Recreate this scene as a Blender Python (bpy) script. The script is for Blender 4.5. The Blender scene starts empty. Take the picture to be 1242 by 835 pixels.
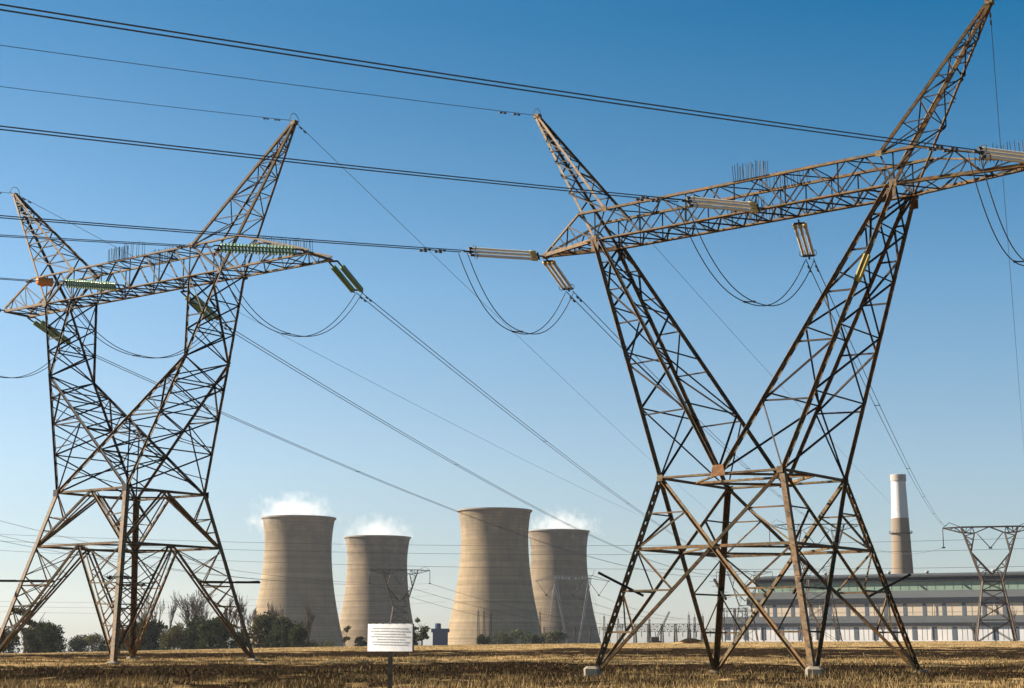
import bpy, bmesh, math, random
import numpy as np
from math import sin, cos, pi, radians, sqrt, atan2
from mathutils import Vector, Matrix

random.seed(7)
rng = np.random.default_rng(11)
sc = bpy.context.scene
COL = sc.collection

# ------------------------------------------------------------------ camera
FOCAL_PX, HORIZON, EYE = 1849.27, 775.38, 1.7
PITCH = math.atan((HORIZON - 417.5) / FOCAL_PX)
cam = bpy.data.cameras.new('camera')
cam.sensor_width = 36.0
cam.lens = FOCAL_PX / 1242 * 36
cam.clip_start = 0.1
cam.clip_end = 60000
cam_ob = bpy.data.objects.new('camera', cam)
cam_ob.location = (0, 0, EYE)
cam_ob.rotation_euler = (pi / 2 + PITCH, 0, 0)
COL.objects.link(cam_ob)
sc.camera = cam_ob

# ------------------------------------------------------------------ light
SUN_AZ = radians(169)      # direction towards the sun, from +X towards +Y: left and a little beyond
SUN_EL = radians(30)
sun_dir = Vector((cos(SUN_AZ) * cos(SUN_EL), sin(SUN_AZ) * cos(SUN_EL), sin(SUN_EL)))
world = bpy.data.worlds.new('World')
sc.world = world
world.use_nodes = True
nt = world.node_tree
bg = nt.nodes['Background']
sky = nt.nodes.new('ShaderNodeTexSky')
sky.sky_type = 'NISHITA'
sky.sun_disc = False
sky.sun_elevation = SUN_EL
sky.sun_rotation = pi / 2 - SUN_AZ
sky.altitude = 1600
sky.air_density = 1.0
sky.dust_density = 0.6
sky.ozone_density = 2.2
# a clear polarised winter sky: deeper and more saturated towards the zenith and away from the sun
_tc = nt.nodes.new('ShaderNodeTexCoord')
_sep = nt.nodes.new('ShaderNodeSeparateXYZ'); nt.links.new(_tc.outputs['Generated'], _sep.inputs[0])


def _range(val, a, b, c, d):
    n = nt.nodes.new('ShaderNodeMapRange')
    for k, v in (('From Min', a), ('From Max', b), ('To Min', c), ('To Max', d)): n.inputs[k].default_value = v
    nt.links.new(val, n.inputs['Value']); return n.outputs[0]


_dot = nt.nodes.new('ShaderNodeVectorMath'); _dot.operation = 'DOT_PRODUCT'; _dot.inputs[1].default_value = sun_dir
nt.links.new(_tc.outputs['Generated'], _dot.inputs[0])
def _curve(val, stops):
    n = nt.nodes.new('ShaderNodeValToRGB'); e = n.color_ramp.elements
    while len(e) < len(stops): e.new(0.5)
    for el, (p, c) in zip(e, stops): el.position = p; el.color = (c, c, c, 1)
    nt.links.new(val, n.inputs['Fac']); return n.outputs['Color']


def _mul(a, b_):
    n = nt.nodes.new('ShaderNodeMath'); n.operation = 'MULTIPLY'; nt.links.new(a, n.inputs[0])
    if isinstance(b_, float): n.inputs[1].default_value = b_
    else: nt.links.new(b_, n.inputs[1])
    return n.outputs[0]


_hsv = nt.nodes.new('ShaderNodeHueSaturation')
nt.links.new(sky.outputs[0], _hsv.inputs['Color'])
nt.links.new(_mul(_mul(_curve(_sep.outputs['Z'], [(0.0, .30), (.02, .33), (.114, .435), (.226, .50), (.39, .43), (1.0, .40)]), 2.0), _range(_dot.outputs['Value'], -0.15, 0.55, 0.83, 0.98)), _hsv.inputs['Value'])
nt.links.new(_mul(_mul(_curve(_sep.outputs['Z'], [(0.0, .36), (.114, .47), (.226, .60), (.39, .74), (1.0, .78)]), 2.0), _range(_dot.outputs['Value'], -0.15, 0.55, 1.03, 0.88)), _hsv.inputs['Saturation'])
nt.links.new(_range(_sep.outputs['Z'], 0.03, 0.30, 0.490, 0.486), _hsv.inputs['Hue'])
nt.links.new(_hsv.outputs[0], bg.inputs[0])
bg.inputs[1].default_value = 0.05
sun = bpy.data.lights.new('sun', 'SUN')
sun.energy = 5.0
sun.angle = radians(0.53)
sun.color = (1.0, 0.87, 0.70)
sun_ob = bpy.data.objects.new('sun', sun)
sun_ob.rotation_euler = sun_dir.to_track_quat('Z', 'Y').to_euler()
sun_ob.location = (-60, 20, 60)
COL.objects.link(sun_ob)

sc.view_settings.view_transform = 'Standard'
sc.view_settings.look = 'None'
sc.view_settings.exposure = 1.68
sc.view_settings.gamma = 1.0
sc.render.engine = 'CYCLES'
sc.cycles.max_bounces = 6
sc.cycles.volume_bounces = 2
sc.cycles.volume_step_rate = 2.0
sc.cycles.transparent_max_bounces = 8
sc.cycles.caustics_reflective = False
sc.cycles.caustics_refractive = False

# ------------------------------------------------------------------ helpers
_R = Vector((1, 0, 0)); _U = Vector((0, -sin(PITCH), cos(PITCH))); _F = Vector((0, cos(PITCH), sin(PITCH)))


def at(px, py, dist):
    """A world point seen along photo pixel (px, py) at forward distance dist (metres)."""
    d = _R * ((px - 621) / FOCAL_PX) + _U * ((417.5 - py) / FOCAL_PX) + _F
    d = d * (dist / d.y)
    return Vector((d.x, d.y, d.z + EYE))


def tag(o, label=None, cat=None, group=None, kind=None):
    if label: o['label'] = label
    if cat: o['category'] = cat
    if group: o['group'] = group
    if kind: o['kind'] = kind
    return o


def empty(name, loc=(0, 0, 0), rz=0.0):
    o = bpy.data.objects.new(name, None)
    o.empty_display_size = 0.5
    o.location = loc
    o.rotation_euler = (0, 0, rz)
    COL.objects.link(o)
    return o


class MB:
    """Collects shapes and links them as ONE mesh object."""
    def __init__(self):
        self.v = []; self.f = []; self.smooth = []

    def add(self, vs, fs, smooth=False):
        b = len(self.v)
        self.v.extend(tuple(x) for x in vs)
        for f in fs:
            self.f.append(tuple(i + b for i in f)); self.smooth.append(smooth)

    def frame(self, p, q, ref=None):
        d = (q - p).normalized()
        ref = Vector(ref) if ref is not None else Vector((0, 0, 1))
        u = d.cross(ref)
        if u.length < 1e-3: u = d.cross(Vector((1, 0.3, 0)))
        u.normalize()
        return d, u, u.cross(d).normalized()

    def bar(self, p, q, w, h=None, ref=None):
        p, q = Vector(p), Vector(q); h = h or w
        d, u, n = self.frame(p, q, ref)
        u = u * w / 2; n = n * h / 2
        vs = [c + a + b for c in (p, q) for a, b in ((-u, -n), (u, -n), (u, n), (-u, n))]
        self.add(vs, [(3, 2, 1, 0), (4, 5, 6, 7), (0, 1, 5, 4), (1, 2, 6, 5), (2, 3, 7, 6), (3, 0, 4, 7)])

    def angle(self, p, q, w, t=None, ref=None, flip=1):
        """An angle-iron bar (L section)."""
        p, q = Vector(p), Vector(q); t = t or w * 0.16
        d, u, n = self.frame(p, q, ref)
        u = u * flip
        pr = [(0, 0), (w, 0), (w, t), (t, t), (t, w), (0, w)]
        o = w * 0.3
        vs = [c + u * (a - o) + n * (b - o) for c in (p, q) for a, b in pr]
        fs = [(i, (i + 1) % 6, 6 + (i + 1) % 6, 6 + i) for i in range(6)] + [(5, 4, 3, 2, 1, 0), (6, 7, 8, 9, 10, 11)]
        if flip < 0: fs = [tuple(reversed(f)) for f in fs]
        self.add(vs, fs)

    def laced(self, p, q, w, ref=None, step=1.0):
        """A heavy member: two angle irons side by side with batten plates between them."""
        p, q = Vector(p), Vector(q)
        d, u, n = self.frame(p, q, ref)
        g = w * 0.25
        self.angle(p + u * g, q + u * g, w * 0.44, ref=ref)
        self.angle(p - u * g, q - u * g, w * 0.44, ref=ref, flip=-1)
        L = (q - p).length; k = max(2, int(L / step))
        for i in range(k + 1):
            c = p + (q - p) * (i / k)
            a = c - d * w * 0.7; b = c + d * w * 0.7
            self.bar(a + n * w * 0.02, b + n * w * 0.02, w * 0.85, w * 0.05, ref=ref)

    def box(self, c, s, rz=0.0, bevel=0.0):
        c = Vector(c); x, y, z = s[0] / 2, s[1] / 2, s[2] / 2
        m = Matrix.Rotation(rz, 3, 'Z')
        if bevel <= 0:
            vs = [c + m @ Vector((a * x, b * y, e * z)) for e in (-1, 1) for a, b in ((-1, -1), (1, -1), (1, 1), (-1, 1))]
            self.add(vs, [(3, 2, 1, 0), (4, 5, 6, 7), (0, 1, 5, 4), (1, 2, 6, 5), (2, 3, 7, 6), (3, 0, 4, 7)])
            return
        rings = [(-z, 0), (z - bevel, 0), (z, bevel)]
        vs = []
        for zz, i in rings:
            for a, b in ((-1, -1), (1, -1), (1, 1), (-1, 1)):
                ch = bevel
                for da, db in (((ch, 0), (0, ch)) if a * b < 0 else ((0, ch), (ch, 0))):
                    vs.append(c + m @ Vector((a * (x - i - da), b * (y - i - db), zz)))
        n = 8
        fs = [tuple(reversed(range(n))), tuple(range(2 * n, 3 * n))]
        for r in range(2):
            for i in range(n):
                fs.append((r * n + i, r * n + (i + 1) % n, (r + 1) * n + (i + 1) % n, (r + 1) * n + i))
        self.add(vs, fs)

    def corner(self, p, q, w, t, sx, sy):
        """A corner leg: an angle iron with its heel pointing outwards."""
        p, q = Vector(p), Vector(q)
        pr = [(0, 0), (-sx * w, 0), (-sx * w, -sy * t), (-sx * t, -sy * t), (-sx * t, -sy * w), (0, -sy * w)]
        if sx * sy < 0: pr = [pr[0]] + pr[:0:-1]
        vs = [c + Vector((a + sx * w * .4, b_ + sy * w * .4, 0)) for c in (p, q) for a, b_ in pr]
        self.add(vs, [(i, (i + 1) % 6, 6 + (i + 1) % 6, 6 + i) for i in range(6)] + [(5, 4, 3, 2, 1, 0), (6, 7, 8, 9, 10, 11)])

    def tube(self, pts, r, n=6, cap=True, smooth=True):
        pts = [Vector(p) for p in pts]
        rs = r if isinstance(r, (list, tuple)) else [r] * len(pts)
        vs = []; prev = None
        for i, p in enumerate(pts):
            d = (pts[min(i + 1, len(pts) - 1)] - pts[max(i - 1, 0)]).normalized()
            if prev is None:
                u = d.cross(Vector((0, 0, 1)))
                if u.length < 1e-3: u = d.cross(Vector((1, 0, 0)))
            else:
                u = prev - d * prev.dot(d)
            u.normalize(); prev = u; w = d.cross(u)
            for k in range(n):
                a = 2 * pi * k / n
                vs.append(p + (u * cos(a) + w * sin(a)) * rs[i])
        fs = []
        for i in range(len(pts) - 1):
            for k in range(n):
                fs.append((i * n + k, i * n + (k + 1) % n, (i + 1) * n + (k + 1) % n, (i + 1) * n + k))
        if cap and n > 2:
            fs.append(tuple(reversed(range(n)))); fs.append(tuple(range((len(pts) - 1) * n, len(pts) * n)))
        self.add(vs, fs, smooth)

    def lathe(self, prof, c=(0, 0, 0), n=48, axis=None, smooth=True):
        c = Vector(c); vs = []
        rot = Vector((0, 0, 1)).rotation_difference(Vector(axis)).to_matrix() if axis is not None else Matrix.Identity(3)
        for r, z in prof:
            for k in range(n):
                a = 2 * pi * k / n
                vs.append(c + rot @ Vector((r * cos(a), r * sin(a), z)))
        fs = [(i * n + k, i * n + (k + 1) % n, (i + 1) * n + (k + 1) % n, (i + 1) * n + k) for i in range(len(prof) - 1) for k in range(n)]
        self.add(vs, fs, smooth)

    def build(self, name, mat, parent=None, loc=None):
        me = bpy.data.meshes.new(name)
        me.from_pydata(self.v, [], self.f)
        me.polygons.foreach_set('use_smooth', self.smooth)
        me.materials.append(mat)
        me.update()
        o = bpy.data.objects.new(name, me)
        COL.objects.link(o)
        if parent: o.parent = parent
        if loc is not None: o.location = loc
        return o


def copy_tree(o, parent=None):
    c = o.copy(); COL.objects.link(c)
    if parent: c.parent = parent
    for ch in [k for k in list(bpy.data.objects) if k.parent == o]:
        copy_tree(ch, c)
    return c


# ------------------------------------------------------------------ materials
def mat(name, base=(0.5, 0.5, 0.5), rough=0.8, metal=0.0, spec=0.3):
    m = bpy.data.materials.new(name); m.use_nodes = True
    b = m.node_tree.nodes['Principled BSDF']
    b.inputs['Base Color'].default_value = (*base, 1)
    b.inputs['Roughness'].default_value = rough
    b.inputs['Metallic'].default_value = metal
    b.inputs['Specular IOR Level'].default_value = spec
    return m, m.node_tree, b


def node(t, kind, **kw):
    n = t.nodes.new(kind)
    for k, v in kw.items():
        if k.startswith('i_'): n.inputs[k[2:].replace('_', ' ')].default_value = v
        else: setattr(n, k, v)
    return n


def noise(t, scale, detail=4, rough=0.55, vec=None, dims=None):
    n = node(t, 'ShaderNodeTexNoise')
    n.inputs['Scale'].default_value = scale; n.inputs['Detail'].default_value = detail; n.inputs['Roughness'].default_value = rough
    if vec is not None: t.links.new(vec, n.inputs['Vector'])
    return n.outputs['Fac']


def ramp(t, fac, stops):
    r = node(t, 'ShaderNodeValToRGB')
    e = r.color_ramp.elements
    while len(e) < len(stops): e.new(0.5)
    for el, (p, c) in zip(e, stops):
        el.position = p
        el.color = (*c, 1) if isinstance(c, tuple) else (c, c, c, 1)
    t.links.new(fac, r.inputs['Fac'])
    return r.outputs['Color']


def mix(t, fac, a, b, mode='MIX'):
    m = node(t, 'ShaderNodeMix', data_type='RGBA', blend_type=mode)
    for s, v in ((m.inputs[0], fac), (m.inputs[6], a), (m.inputs[7], b)):
        if isinstance(v, (int, float)): s.default_value = v
        elif isinstance(v, tuple): s.default_value = (*v, 1)
        else: t.links.new(v, s)
    return m.outputs[2]


def objco(t, scale=(1, 1, 1)):
    c = node(t, 'ShaderNodeTexCoord')
    m = node(t, 'ShaderNodeMapping'); m.inputs['Scale'].default_value = scale
    t.links.new(c.outputs['Object'], m.inputs['Vector'])
    return m.outputs['Vector']


def island(t):
    return node(t, 'ShaderNodeNewGeometry').outputs['Random Per Island']


def steel_mat(name, grey, rust, amount, rough=0.65):
    """Old painted steel: brown-grey bars of unequal tone, rust blooms, dark grime streaks."""
    m, t, b = mat(name, rough=rough, spec=0.25)
    v = objco(t)
    base = mix(t, island(t), tuple(c * 0.55 for c in grey), tuple(min(1, c * 1.45) for c in grey))
    patch = ramp(t, noise(t, 0.9, 6, 0.7, v), [(0.52 - amount * 0.22, 0.0), (0.66 - amount * 0.15, 1.0)])
    rustc = mix(t, noise(t, 3.2, 4, 0.6, v), tuple(c * 0.45 for c in rust), tuple(c * 1.6 for c in rust))
    col = mix(t, patch, base, rustc)
    grime = ramp(t, noise(t, 4.5, 6, 0.75, v), [(0.36, 0.25), (0.56, 1.0)])
    t.links.new(mix(t, 1.0, col, grime, 'MULTIPLY'), b.inputs['Base Color'])
    bu = node(t, 'ShaderNodeBump', i_Strength=0.2, i_Distance=0.01)
    t.links.new(noise(t, 25, 3, 0.6, v), bu.inputs['Height']); t.links.new(bu.outputs[0], b.inputs['Normal'])
    return m


M = {}
M['steel'] = steel_mat('weathered_steel', (0.092, 0.072, 0.037), (0.14, 0.070, 0.020), 0.55)
M['steel_rust'] = steel_mat('rusty_steel', (0.108, 0.083, 0.040), (0.165, 0.082, 0.021), 0.6)
M['steel_shaded'] = steel_mat('shade_darkened_steel', (0.013, 0.010, 0.008), (0.034, 0.016, 0.006), 0.4)  # near-black copy of the steel: shade of unlit members put into the colour
M['plate'] = steel_mat('rust_orange_plate', (0.10, 0.06, 0.026), (0.20, 0.082, 0.02), 0.9)
M['steel_far'] = steel_mat('far_brown_steel', (0.055, 0.047, 0.042), (0.08, 0.048, 0.03), 0.4)
M['galv'] = mat('galvanised_steel', (0.25, 0.255, 0.26), 0.5)[0]
M['wire'] = mat('weathered_aluminium_cable', (0.045, 0.05, 0.06), 0.65, 0.0, 0.25)[0]
M['fitting'] = mat('black_fitting', (0.02, 0.02, 0.022), 0.55)[0]
M['grey_fitting'] = mat('grey_fitting', (0.25, 0.24, 0.22), 0.5)[0]


def concrete_mat(name, col, scale=3.0):
    m, t, b = mat(name, rough=0.9, spec=0.2)
    v = objco(t)
    t.links.new(mix(t, noise(t, scale, 6, 0.6, v), tuple(c * 0.65 for c in col), tuple(min(1, c * 1.25) for c in col)), b.inputs['Base Color'])
    return m


M['footing'] = concrete_mat('footing_concrete', (0.22, 0.19, 0.145))
m, t, b = mat('porcelain_rod', (0.60, 0.54, 0.44), 0.25, 0, 0.5); M['rod'] = m
m, t, b = mat('green_glass', (0.17, 0.27, 0.14), 0.12, 0, 0.6); b.inputs['Transmission Weight'].default_value = 0.15; M['glass'] = m
M['gold'] = mat('yellowed_end_fitting', (0.50, 0.36, 0.12), 0.5)[0]
M['yellow'] = mat('yellow_paint', (0.30, 0.23, 0.03), 0.5)[0]
M['orange'] = mat('orange_paint', (0.50, 0.19, 0.045), 0.7)[0]

# ------------------------------------------------------------------ ground
CREST = [(-900, 793), (-100, 792), (50, 791), (200, 788), (300, 786), (420, 784), (540, 782.6), (600, 781.6), (750, 780), (900, 778.6), (1242, 777.6), (2200, 777)]
_cx = np.array([c[0] for c in CREST], float); _cy = np.array([c[1] for c in CREST], float)


def hash2(ix, iy, s):
    h = np.sin(ix * 127.1 + iy * 311.7 + s * 74.7) * 43758.5453
    return h - np.floor(h)


def vnoise(x, y, s=0):
    ix, iy = np.floor(x), np.floor(y); fx, fy = x - ix, y - iy
    fx = fx * fx * (3 - 2 * fx); fy = fy * fy * (3 - 2 * fy)
    a = hash2(ix, iy, s); b_ = hash2(ix + 1, iy, s); c = hash2(ix, iy + 1, s); d = hash2(ix + 1, iy + 1, s)
    return (a + (b_ - a) * fx) * (1 - fy) + (c + (d - c) * fx) * fy


def fbm(x, y, s=0, o=4):
    r = 0; a = 0.5
    for i in range(o):
        r = r + a * vnoise(x * 2 ** i, y * 2 ** i, s + i * 3.1); a *= 0.5
    return r / (1 - 0.5 ** o)


MOUND = at(838, 777, 300)


def ground_z(x, y):
    x = np.asarray(x, float); y = np.asarray(y, float)
    r = np.sqrt(x * x + y * y)
    yy = np.maximum(y, 0.25 * r + 1e-3)
    px = 621 + FOCAL_PX * (x / yy) * 1.0188
    c = np.interp(px, _cx, _cy)
    drop = (c - HORIZON) / FOCAL_PX * 1.0
    z350 = EYE - drop * 350
    s = np.clip((r - 140) / 210, 0, 1); s = s * s * (3 - 2 * s)
    near = z350 * s
    far = EYE - (drop + 0.0009 * np.clip((r - 350) / 900, 0, 1)) * r
    z = np.where(r < 350, near, far)
    bump = (fbm(x / 9, y / 9, 5) - 0.5) * 0.34 + (fbm(x / 1.9, y / 1.9, 9, 3) - 0.5) * 0.30
    z = z + bump * np.clip(1.3 - r / 260, 0.12, 1)
    z = z + 0.95 * np.exp(-(((x - MOUND.x) / 2.9) ** 2 + ((y - MOUND.y) / 4) ** 2)) * (0.7 + 0.6 * fbm(x / 1.2, y / 1.2, 3))
    return z


def gz(x, y):
    return float(ground_z(np.array([x]), np.array([y]))[0])


BANDS = [(0, 0.32), (57, 0.30), (64, 0.48), (72, 0.96), (94, 1.0), (106, 0.70), (116, 0.20), (138, 0.24), (150, 0.78), (190, 0.98), (222, 0.74), (244, 0.08), (300, 0.05), (450, 0.05), (520, 0.5), (9000, 0.5)]  # last stops: unseen far ground darkened to cut light bounced onto the cooling towers


def burn(x, y):
    """0 dry straw .. 1 burnt black: strips across the field, broken up by noise."""
    r = np.sqrt(x * x + y * y)
    rr = r * (1 + 0.16 * (fbm(x / 38, y / 55, 21) - 0.5)) + (x / np.maximum(r, 1)) * -14
    bb = np.interp(rr, [q[0] for q in BANDS], [q[1] for q in BANDS])
    n = fbm(x / 9.0, y / 5.0, 31, 4) * 0.62 + fbm(x / 1.6, y / 1.1, 41, 3) * 0.38
    bb = np.maximum(bb, 1.25 * np.exp(-(((x - MOUND.x) / 3.2) ** 2 + ((y - MOUND.y) / 5) ** 2)))
    return np.clip((bb - 0.5) * 1.05 + (n - 0.5) * 2.7 + 0.5, 0, 1)


def straw_nodes(t):
    v = objco(t)
    at_ = node(t, 'ShaderNodeAttribute', attribute_name='burn')
    n1 = noise(t, 0.35, 5, 0.65, v); n2 = noise(t, 2.6, 5, 0.7, v)
    straw = ramp(t, n1, [(0.3, (0.16, 0.105, 0.046)), (0.52, (0.29, 0.20, 0.094)), (0.72, (0.40, 0.285, 0.145))])
    green = mix(t, ramp(t, noise(t, 0.16, 3, 0.5, v), [(0.55, 0.0), (0.7, 0.35)]), straw, (0.10, 0.10, 0.03))
    return v, at_.outputs['Fac'], n2, green


m, t, b = mat('dry_burnt_field', rough=1.0, spec=0.0)
v, bf, n2, straw = straw_nodes(t)
burnt = ramp(t, n2, [(0.3, (0.006, 0.0045, 0.0035)), (0.58, (0.020, 0.013, 0.008)), (0.78, (0.14, 0.088, 0.038))])
mm = node(t, 'ShaderNodeMath', operation='ADD'); mm.use_clamp = True
sub = node(t, 'ShaderNodeMath', operation='MULTIPLY_ADD'); sub.inputs[1].default_value = 0.9; sub.inputs[2].default_value = -0.45
t.links.new(noise(t, 1.3, 6, 0.7, v), sub.inputs[0]); t.links.new(bf, mm.inputs[0]); t.links.new(sub.outputs[0], mm.inputs[1])
fac = ramp(t, mm.outputs[0], [(0.3, 0.0), (0.62, 1.0)])
t.links.new(mix(t, fac, straw, burnt), b.inputs['Base Color'])
bu = node(t, 'ShaderNodeBump', i_Strength=0.6, i_Distance=0.12); t.links.new(n2, bu.inputs['Height']); t.links.new(bu.outputs[0], b.inputs['Normal'])
M['field'] = m

m, t, b = mat('dry_grass_blades', rough=1.0, spec=0.0)
at_ = node(t, 'ShaderNodeAttribute', attribute_name='burn')
rnd = island(t)
straw = ramp(t, rnd, [(0.0, (0.09, 0.058, 0.023)), (0.4, (0.25, 0.172, 0.078)), (0.8, (0.45, 0.33, 0.17)), (1.0, (0.10, 0.095, 0.03))])
burnt = ramp(t, rnd, [(0.0, (0.006, 0.005, 0.004)), (0.5, (0.020, 0.013, 0.008)), (0.8, (0.08, 0.05, 0.022)), (1.0, (0.24, 0.155, 0.07))])
t.links.new(mix(t, at_.outputs['Fac'], straw, burnt), b.inputs['Base Color'])
M['grass'] = m


def np_mesh(name, verts, faces, mat_, attrs=None, kind=None):
    """faces: (n, k) int array."""
    me = bpy.data.meshes.new(name)
    nf, k = faces.shape
    me.vertices.add(len(verts)); me.vertices.foreach_set('co', verts.astype(np.float32).ravel())
    me.loops.add(nf * k); me.loops.foreach_set('vertex_index', faces.astype(np.int32).ravel())
    me.polygons.add(nf); me.polygons.foreach_set('loop_start', np.arange(0, nf * k, k, dtype=np.int32))
    me.polygons.foreach_set('loop_total', np.full(nf, k, dtype=np.int32))
    for an, av in (attrs or {}).items():
        a = me.attributes.new(an, 'FLOAT', 'POINT'); a.data.foreach_set('value', av.astype(np.float32))
    me.materials.append(mat_)
    me.update(calc_edges=True); me.validate()
    o = bpy.data.objects.new(name, me); COL.objects.link(o)
    if kind: o['kind'] = kind
    return o


def make_ground():
    az_f = np.linspace(-0.52, 0.52, 620); az_b = np.linspace(0.52, 2 * pi - 0.52, 90)[1:]
    az = np.concatenate([az_f, az_b]); na = len(az)
    rad = np.concatenate([[0.5, 3, 8, 16, 24, 32, 40], np.geomspace(46, 420, 330), np.geomspace(440, 5200, 40)]); nr = len(rad)
    A, Rr = np.meshgrid(az, rad)
    x = (Rr * np.sin(A)).ravel(); y = (Rr * np.cos(A)).ravel()
    z = ground_z(x, y)
    V = np.stack([x, y, z], 1)
    i, j = np.meshgrid(np.arange(nr - 1), np.arange(na), indexing='ij'); i = i.ravel(); j = j.ravel(); j2 = (j + 1) % na
    Fc = np.stack([i * na + j, i * na + j2, (i + 1) * na + j2, (i + 1) * na + j], 1)[:, ::-1]
    o = np_mesh('field', V, Fc, M['field'], {'burn': burn(x, y)}, 'structure')
    o.data.polygons.foreach_set('use_smooth', np.ones(len(Fc), bool))
    tag(o, 'field of dry straw coloured grass with burnt black strips', 'field')


make_ground()


def make_grass():
    def wedge(n, r0, r1):
        r = np.sqrt(rng.uniform(r0 * r0, r1 * r1, n)); a = rng.uniform(-0.47, 0.47, n)
        return r * np.sin(a), r * np.cos(a), r
    sets = [(210000, 48, 85, 0.30, 0.015), (190000, 85, 150, 0.21, 0.024), (110000, 150, 330, 0.17, 0.05)]
    Vs, Fs, Bs = [], [], []; base = 0
    for n, r0, r1, h, w in sets:
        x, y, r = wedge(n, r0, r1)
        clump = fbm(x / 2.6, y / 2.6, 61, 3)
        keep = rng.uniform(0, 1, n) < np.clip((clump - 0.30) * 3.2, 0.10, 1)
        x, y, r, clump = x[keep], y[keep], r[keep], clump[keep]; n = len(x)
        bn = burn(x, y)
        hh = h * rng.uniform(0.35, 1.15, n) * (0.45 + 0.9 * np.clip((clump - 0.35) * 2.5, 0, 1)) * (1 - 0.42 * bn)
        tall = rng.uniform(0, 1, n) > 0.985
        hh = np.where(tall & (bn < .6), hh * 2.0, hh)
        z = ground_z(x, y) - 0.02
        ang = rng.uniform(0, 2 * pi, n); ln = rng.uniform(0.05, 0.75, n) * hh; la = rng.uniform(0, 2 * pi, n)
        ww = w * rng.uniform(0.6, 1.5, n)
        dx, dy = np.cos(ang) * ww, np.sin(ang) * ww
        p0 = np.stack([x - dx, y - dy, z], 1); p1 = np.stack([x + dx, y + dy, z], 1)
        p2 = np.stack([x + np.cos(la) * ln, y + np.sin(la) * ln, z + hh], 1)
        V = np.stack([p0, p1, p2], 1).reshape(-1, 3)
        Vs.append(V); Fs.append(np.arange(len(V)).reshape(-1, 3) + base); base += len(V)
        Bs.append(np.repeat(np.clip(bn * 1.1 + rng.uniform(-.22, .2, n), 0, 1), 3))
    o = np_mesh('dry_grass', np.concatenate(Vs), np.concatenate(Fs), M['grass'], {'burn': np.concatenate(Bs)}, 'stuff')
    tag(o, 'dry straw coloured grass tufts and burnt stubble across the field', 'grass')


make_grass()


# ------------------------------------------------------------------ cooling towers
def cooling_mat():
    m, t, b = mat('cooling_tower_concrete', rough=0.92, spec=0.15)
    tc = node(t, 'ShaderNodeTexCoord')
    sep = node(t, 'ShaderNodeSeparateXYZ'); t.links.new(tc.outputs['Object'], sep.inputs[0])
    info = node(t, 'ShaderNodeObjectInfo')
    zo = node(t, 'ShaderNodeMath', operation='MULTIPLY_ADD'); zo.inputs[1].default_value = 200.0
    t.links.new(info.outputs['Random'], zo.inputs[0]); t.links.new(sep.outputs['Z'], zo.inputs[2])

    def ring(scale, detail):
        n = node(t, 'ShaderNodeTexNoise', noise_dimensions='1D')
        n.inputs['Scale'].default_value = scale; n.inputs['Detail'].default_value = detail; n.inputs['Roughness'].default_value = 0.7
        t.links.new(zo.outputs[0], n.inputs['W']); return n.outputs['Fac']
    col = ramp(t, ring(0.22, 5), [(0.28, (0.168, 0.128, 0.082)), (0.55, (0.228, 0.178, 0.115)), (0.78, (0.262, 0.208, 0.136))])
    fine = ramp(t, ring(0.95, 2), [(0.36, 0.82), (0.6, 1.05)])
    col = mix(t, 1.0, col, fine, 'MULTIPLY')
    mp = node(t, 'ShaderNodeMapping'); mp.inputs['Scale'].default_value = (0.09, 0.09, 0.10)
    off = node(t, 'ShaderNodeVectorMath', operation='SCALE'); off.inputs['Scale'].default_value = 57.0
    cmb = node(t, 'ShaderNodeCombineXYZ')
    for k in range(3): t.links.new(info.outputs['Random'], cmb.inputs[k])
    t.links.new(cmb.outputs[0], off.inputs[0]); t.links.new(tc.outputs['Object'], mp.inputs['Vector']); t.links.new(off.outputs[0], mp.inputs['Location'])
    st = noise(t, 1.0, 5, 0.6, mp.outputs[0])
    # dark weathering below the lip
    hm = node(t, 'ShaderNodeMapRange'); hm.inputs['From Min'].default_value = 62; hm.inputs['From Max'].default_value = 103
    t.links.new(sep.outputs['Z'], hm.inputs['Value'])
    ad = node(t, 'ShaderNodeMath', operation='MULTIPLY'); t.links.new(hm.outputs[0], ad.inputs[0])
    t.links.new(ramp(t, st, [(0.40, 0.0), (0.62, 1.0)]), ad.inputs[1])
    sc_ = node(t, 'ShaderNodeMath', operation='MULTIPLY'); sc_.inputs[1].default_value = 0.7; t.links.new(ad.outputs[0], sc_.inputs[0])
    col = mix(t, sc_.outputs[0], col, (0.10, 0.085, 0.07))
    mp2 = node(t, 'ShaderNodeMapping'); mp2.inputs['Scale'].default_value = (0.35, 0.35, 0.018); t.links.new(tc.outputs['Object'], mp2.inputs['Vector'])
    col = mix(t, 1.0, col, ramp(t, noise(t, 1.0, 4, 0.6, mp2.outputs[0]), [(0.3, 0.88), (0.7, 1.06)]), 'MULTIPLY')
    col = mix(t, 1.0, col, ramp(t, noise(t, 0.055, 6, 0.65, mp.outputs[0] if False else tc.outputs['Object']), [(0.3, 0.78), (0.7, 1.12)]), 'MULTIPLY')
    col = mix(t, 1.0, col, info.outputs['Color'], 'MULTIPLY')
    t.links.new(col, b.inputs['Base Color'])
    return m


M['cooling'] = cooling_mat()
M['lip'] = concrete_mat('dark_lip_concrete', (0.20, 0.17, 0.14), 0.2)
M['dark_inside'] = concrete_mat('dark_interior_concrete', (0.16, 0.14, 0.12), 0.2)
H_CT = 105.0


def ct_r(z):
    zt = 84.0
    if z < zt: return 26.3 * sqrt(1 + ((zt - z) / 76.0) ** 2 * 1.02)
    return 26.3 * sqrt(1 + ((z - zt) / 50.0) ** 2 * 1.02)


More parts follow.
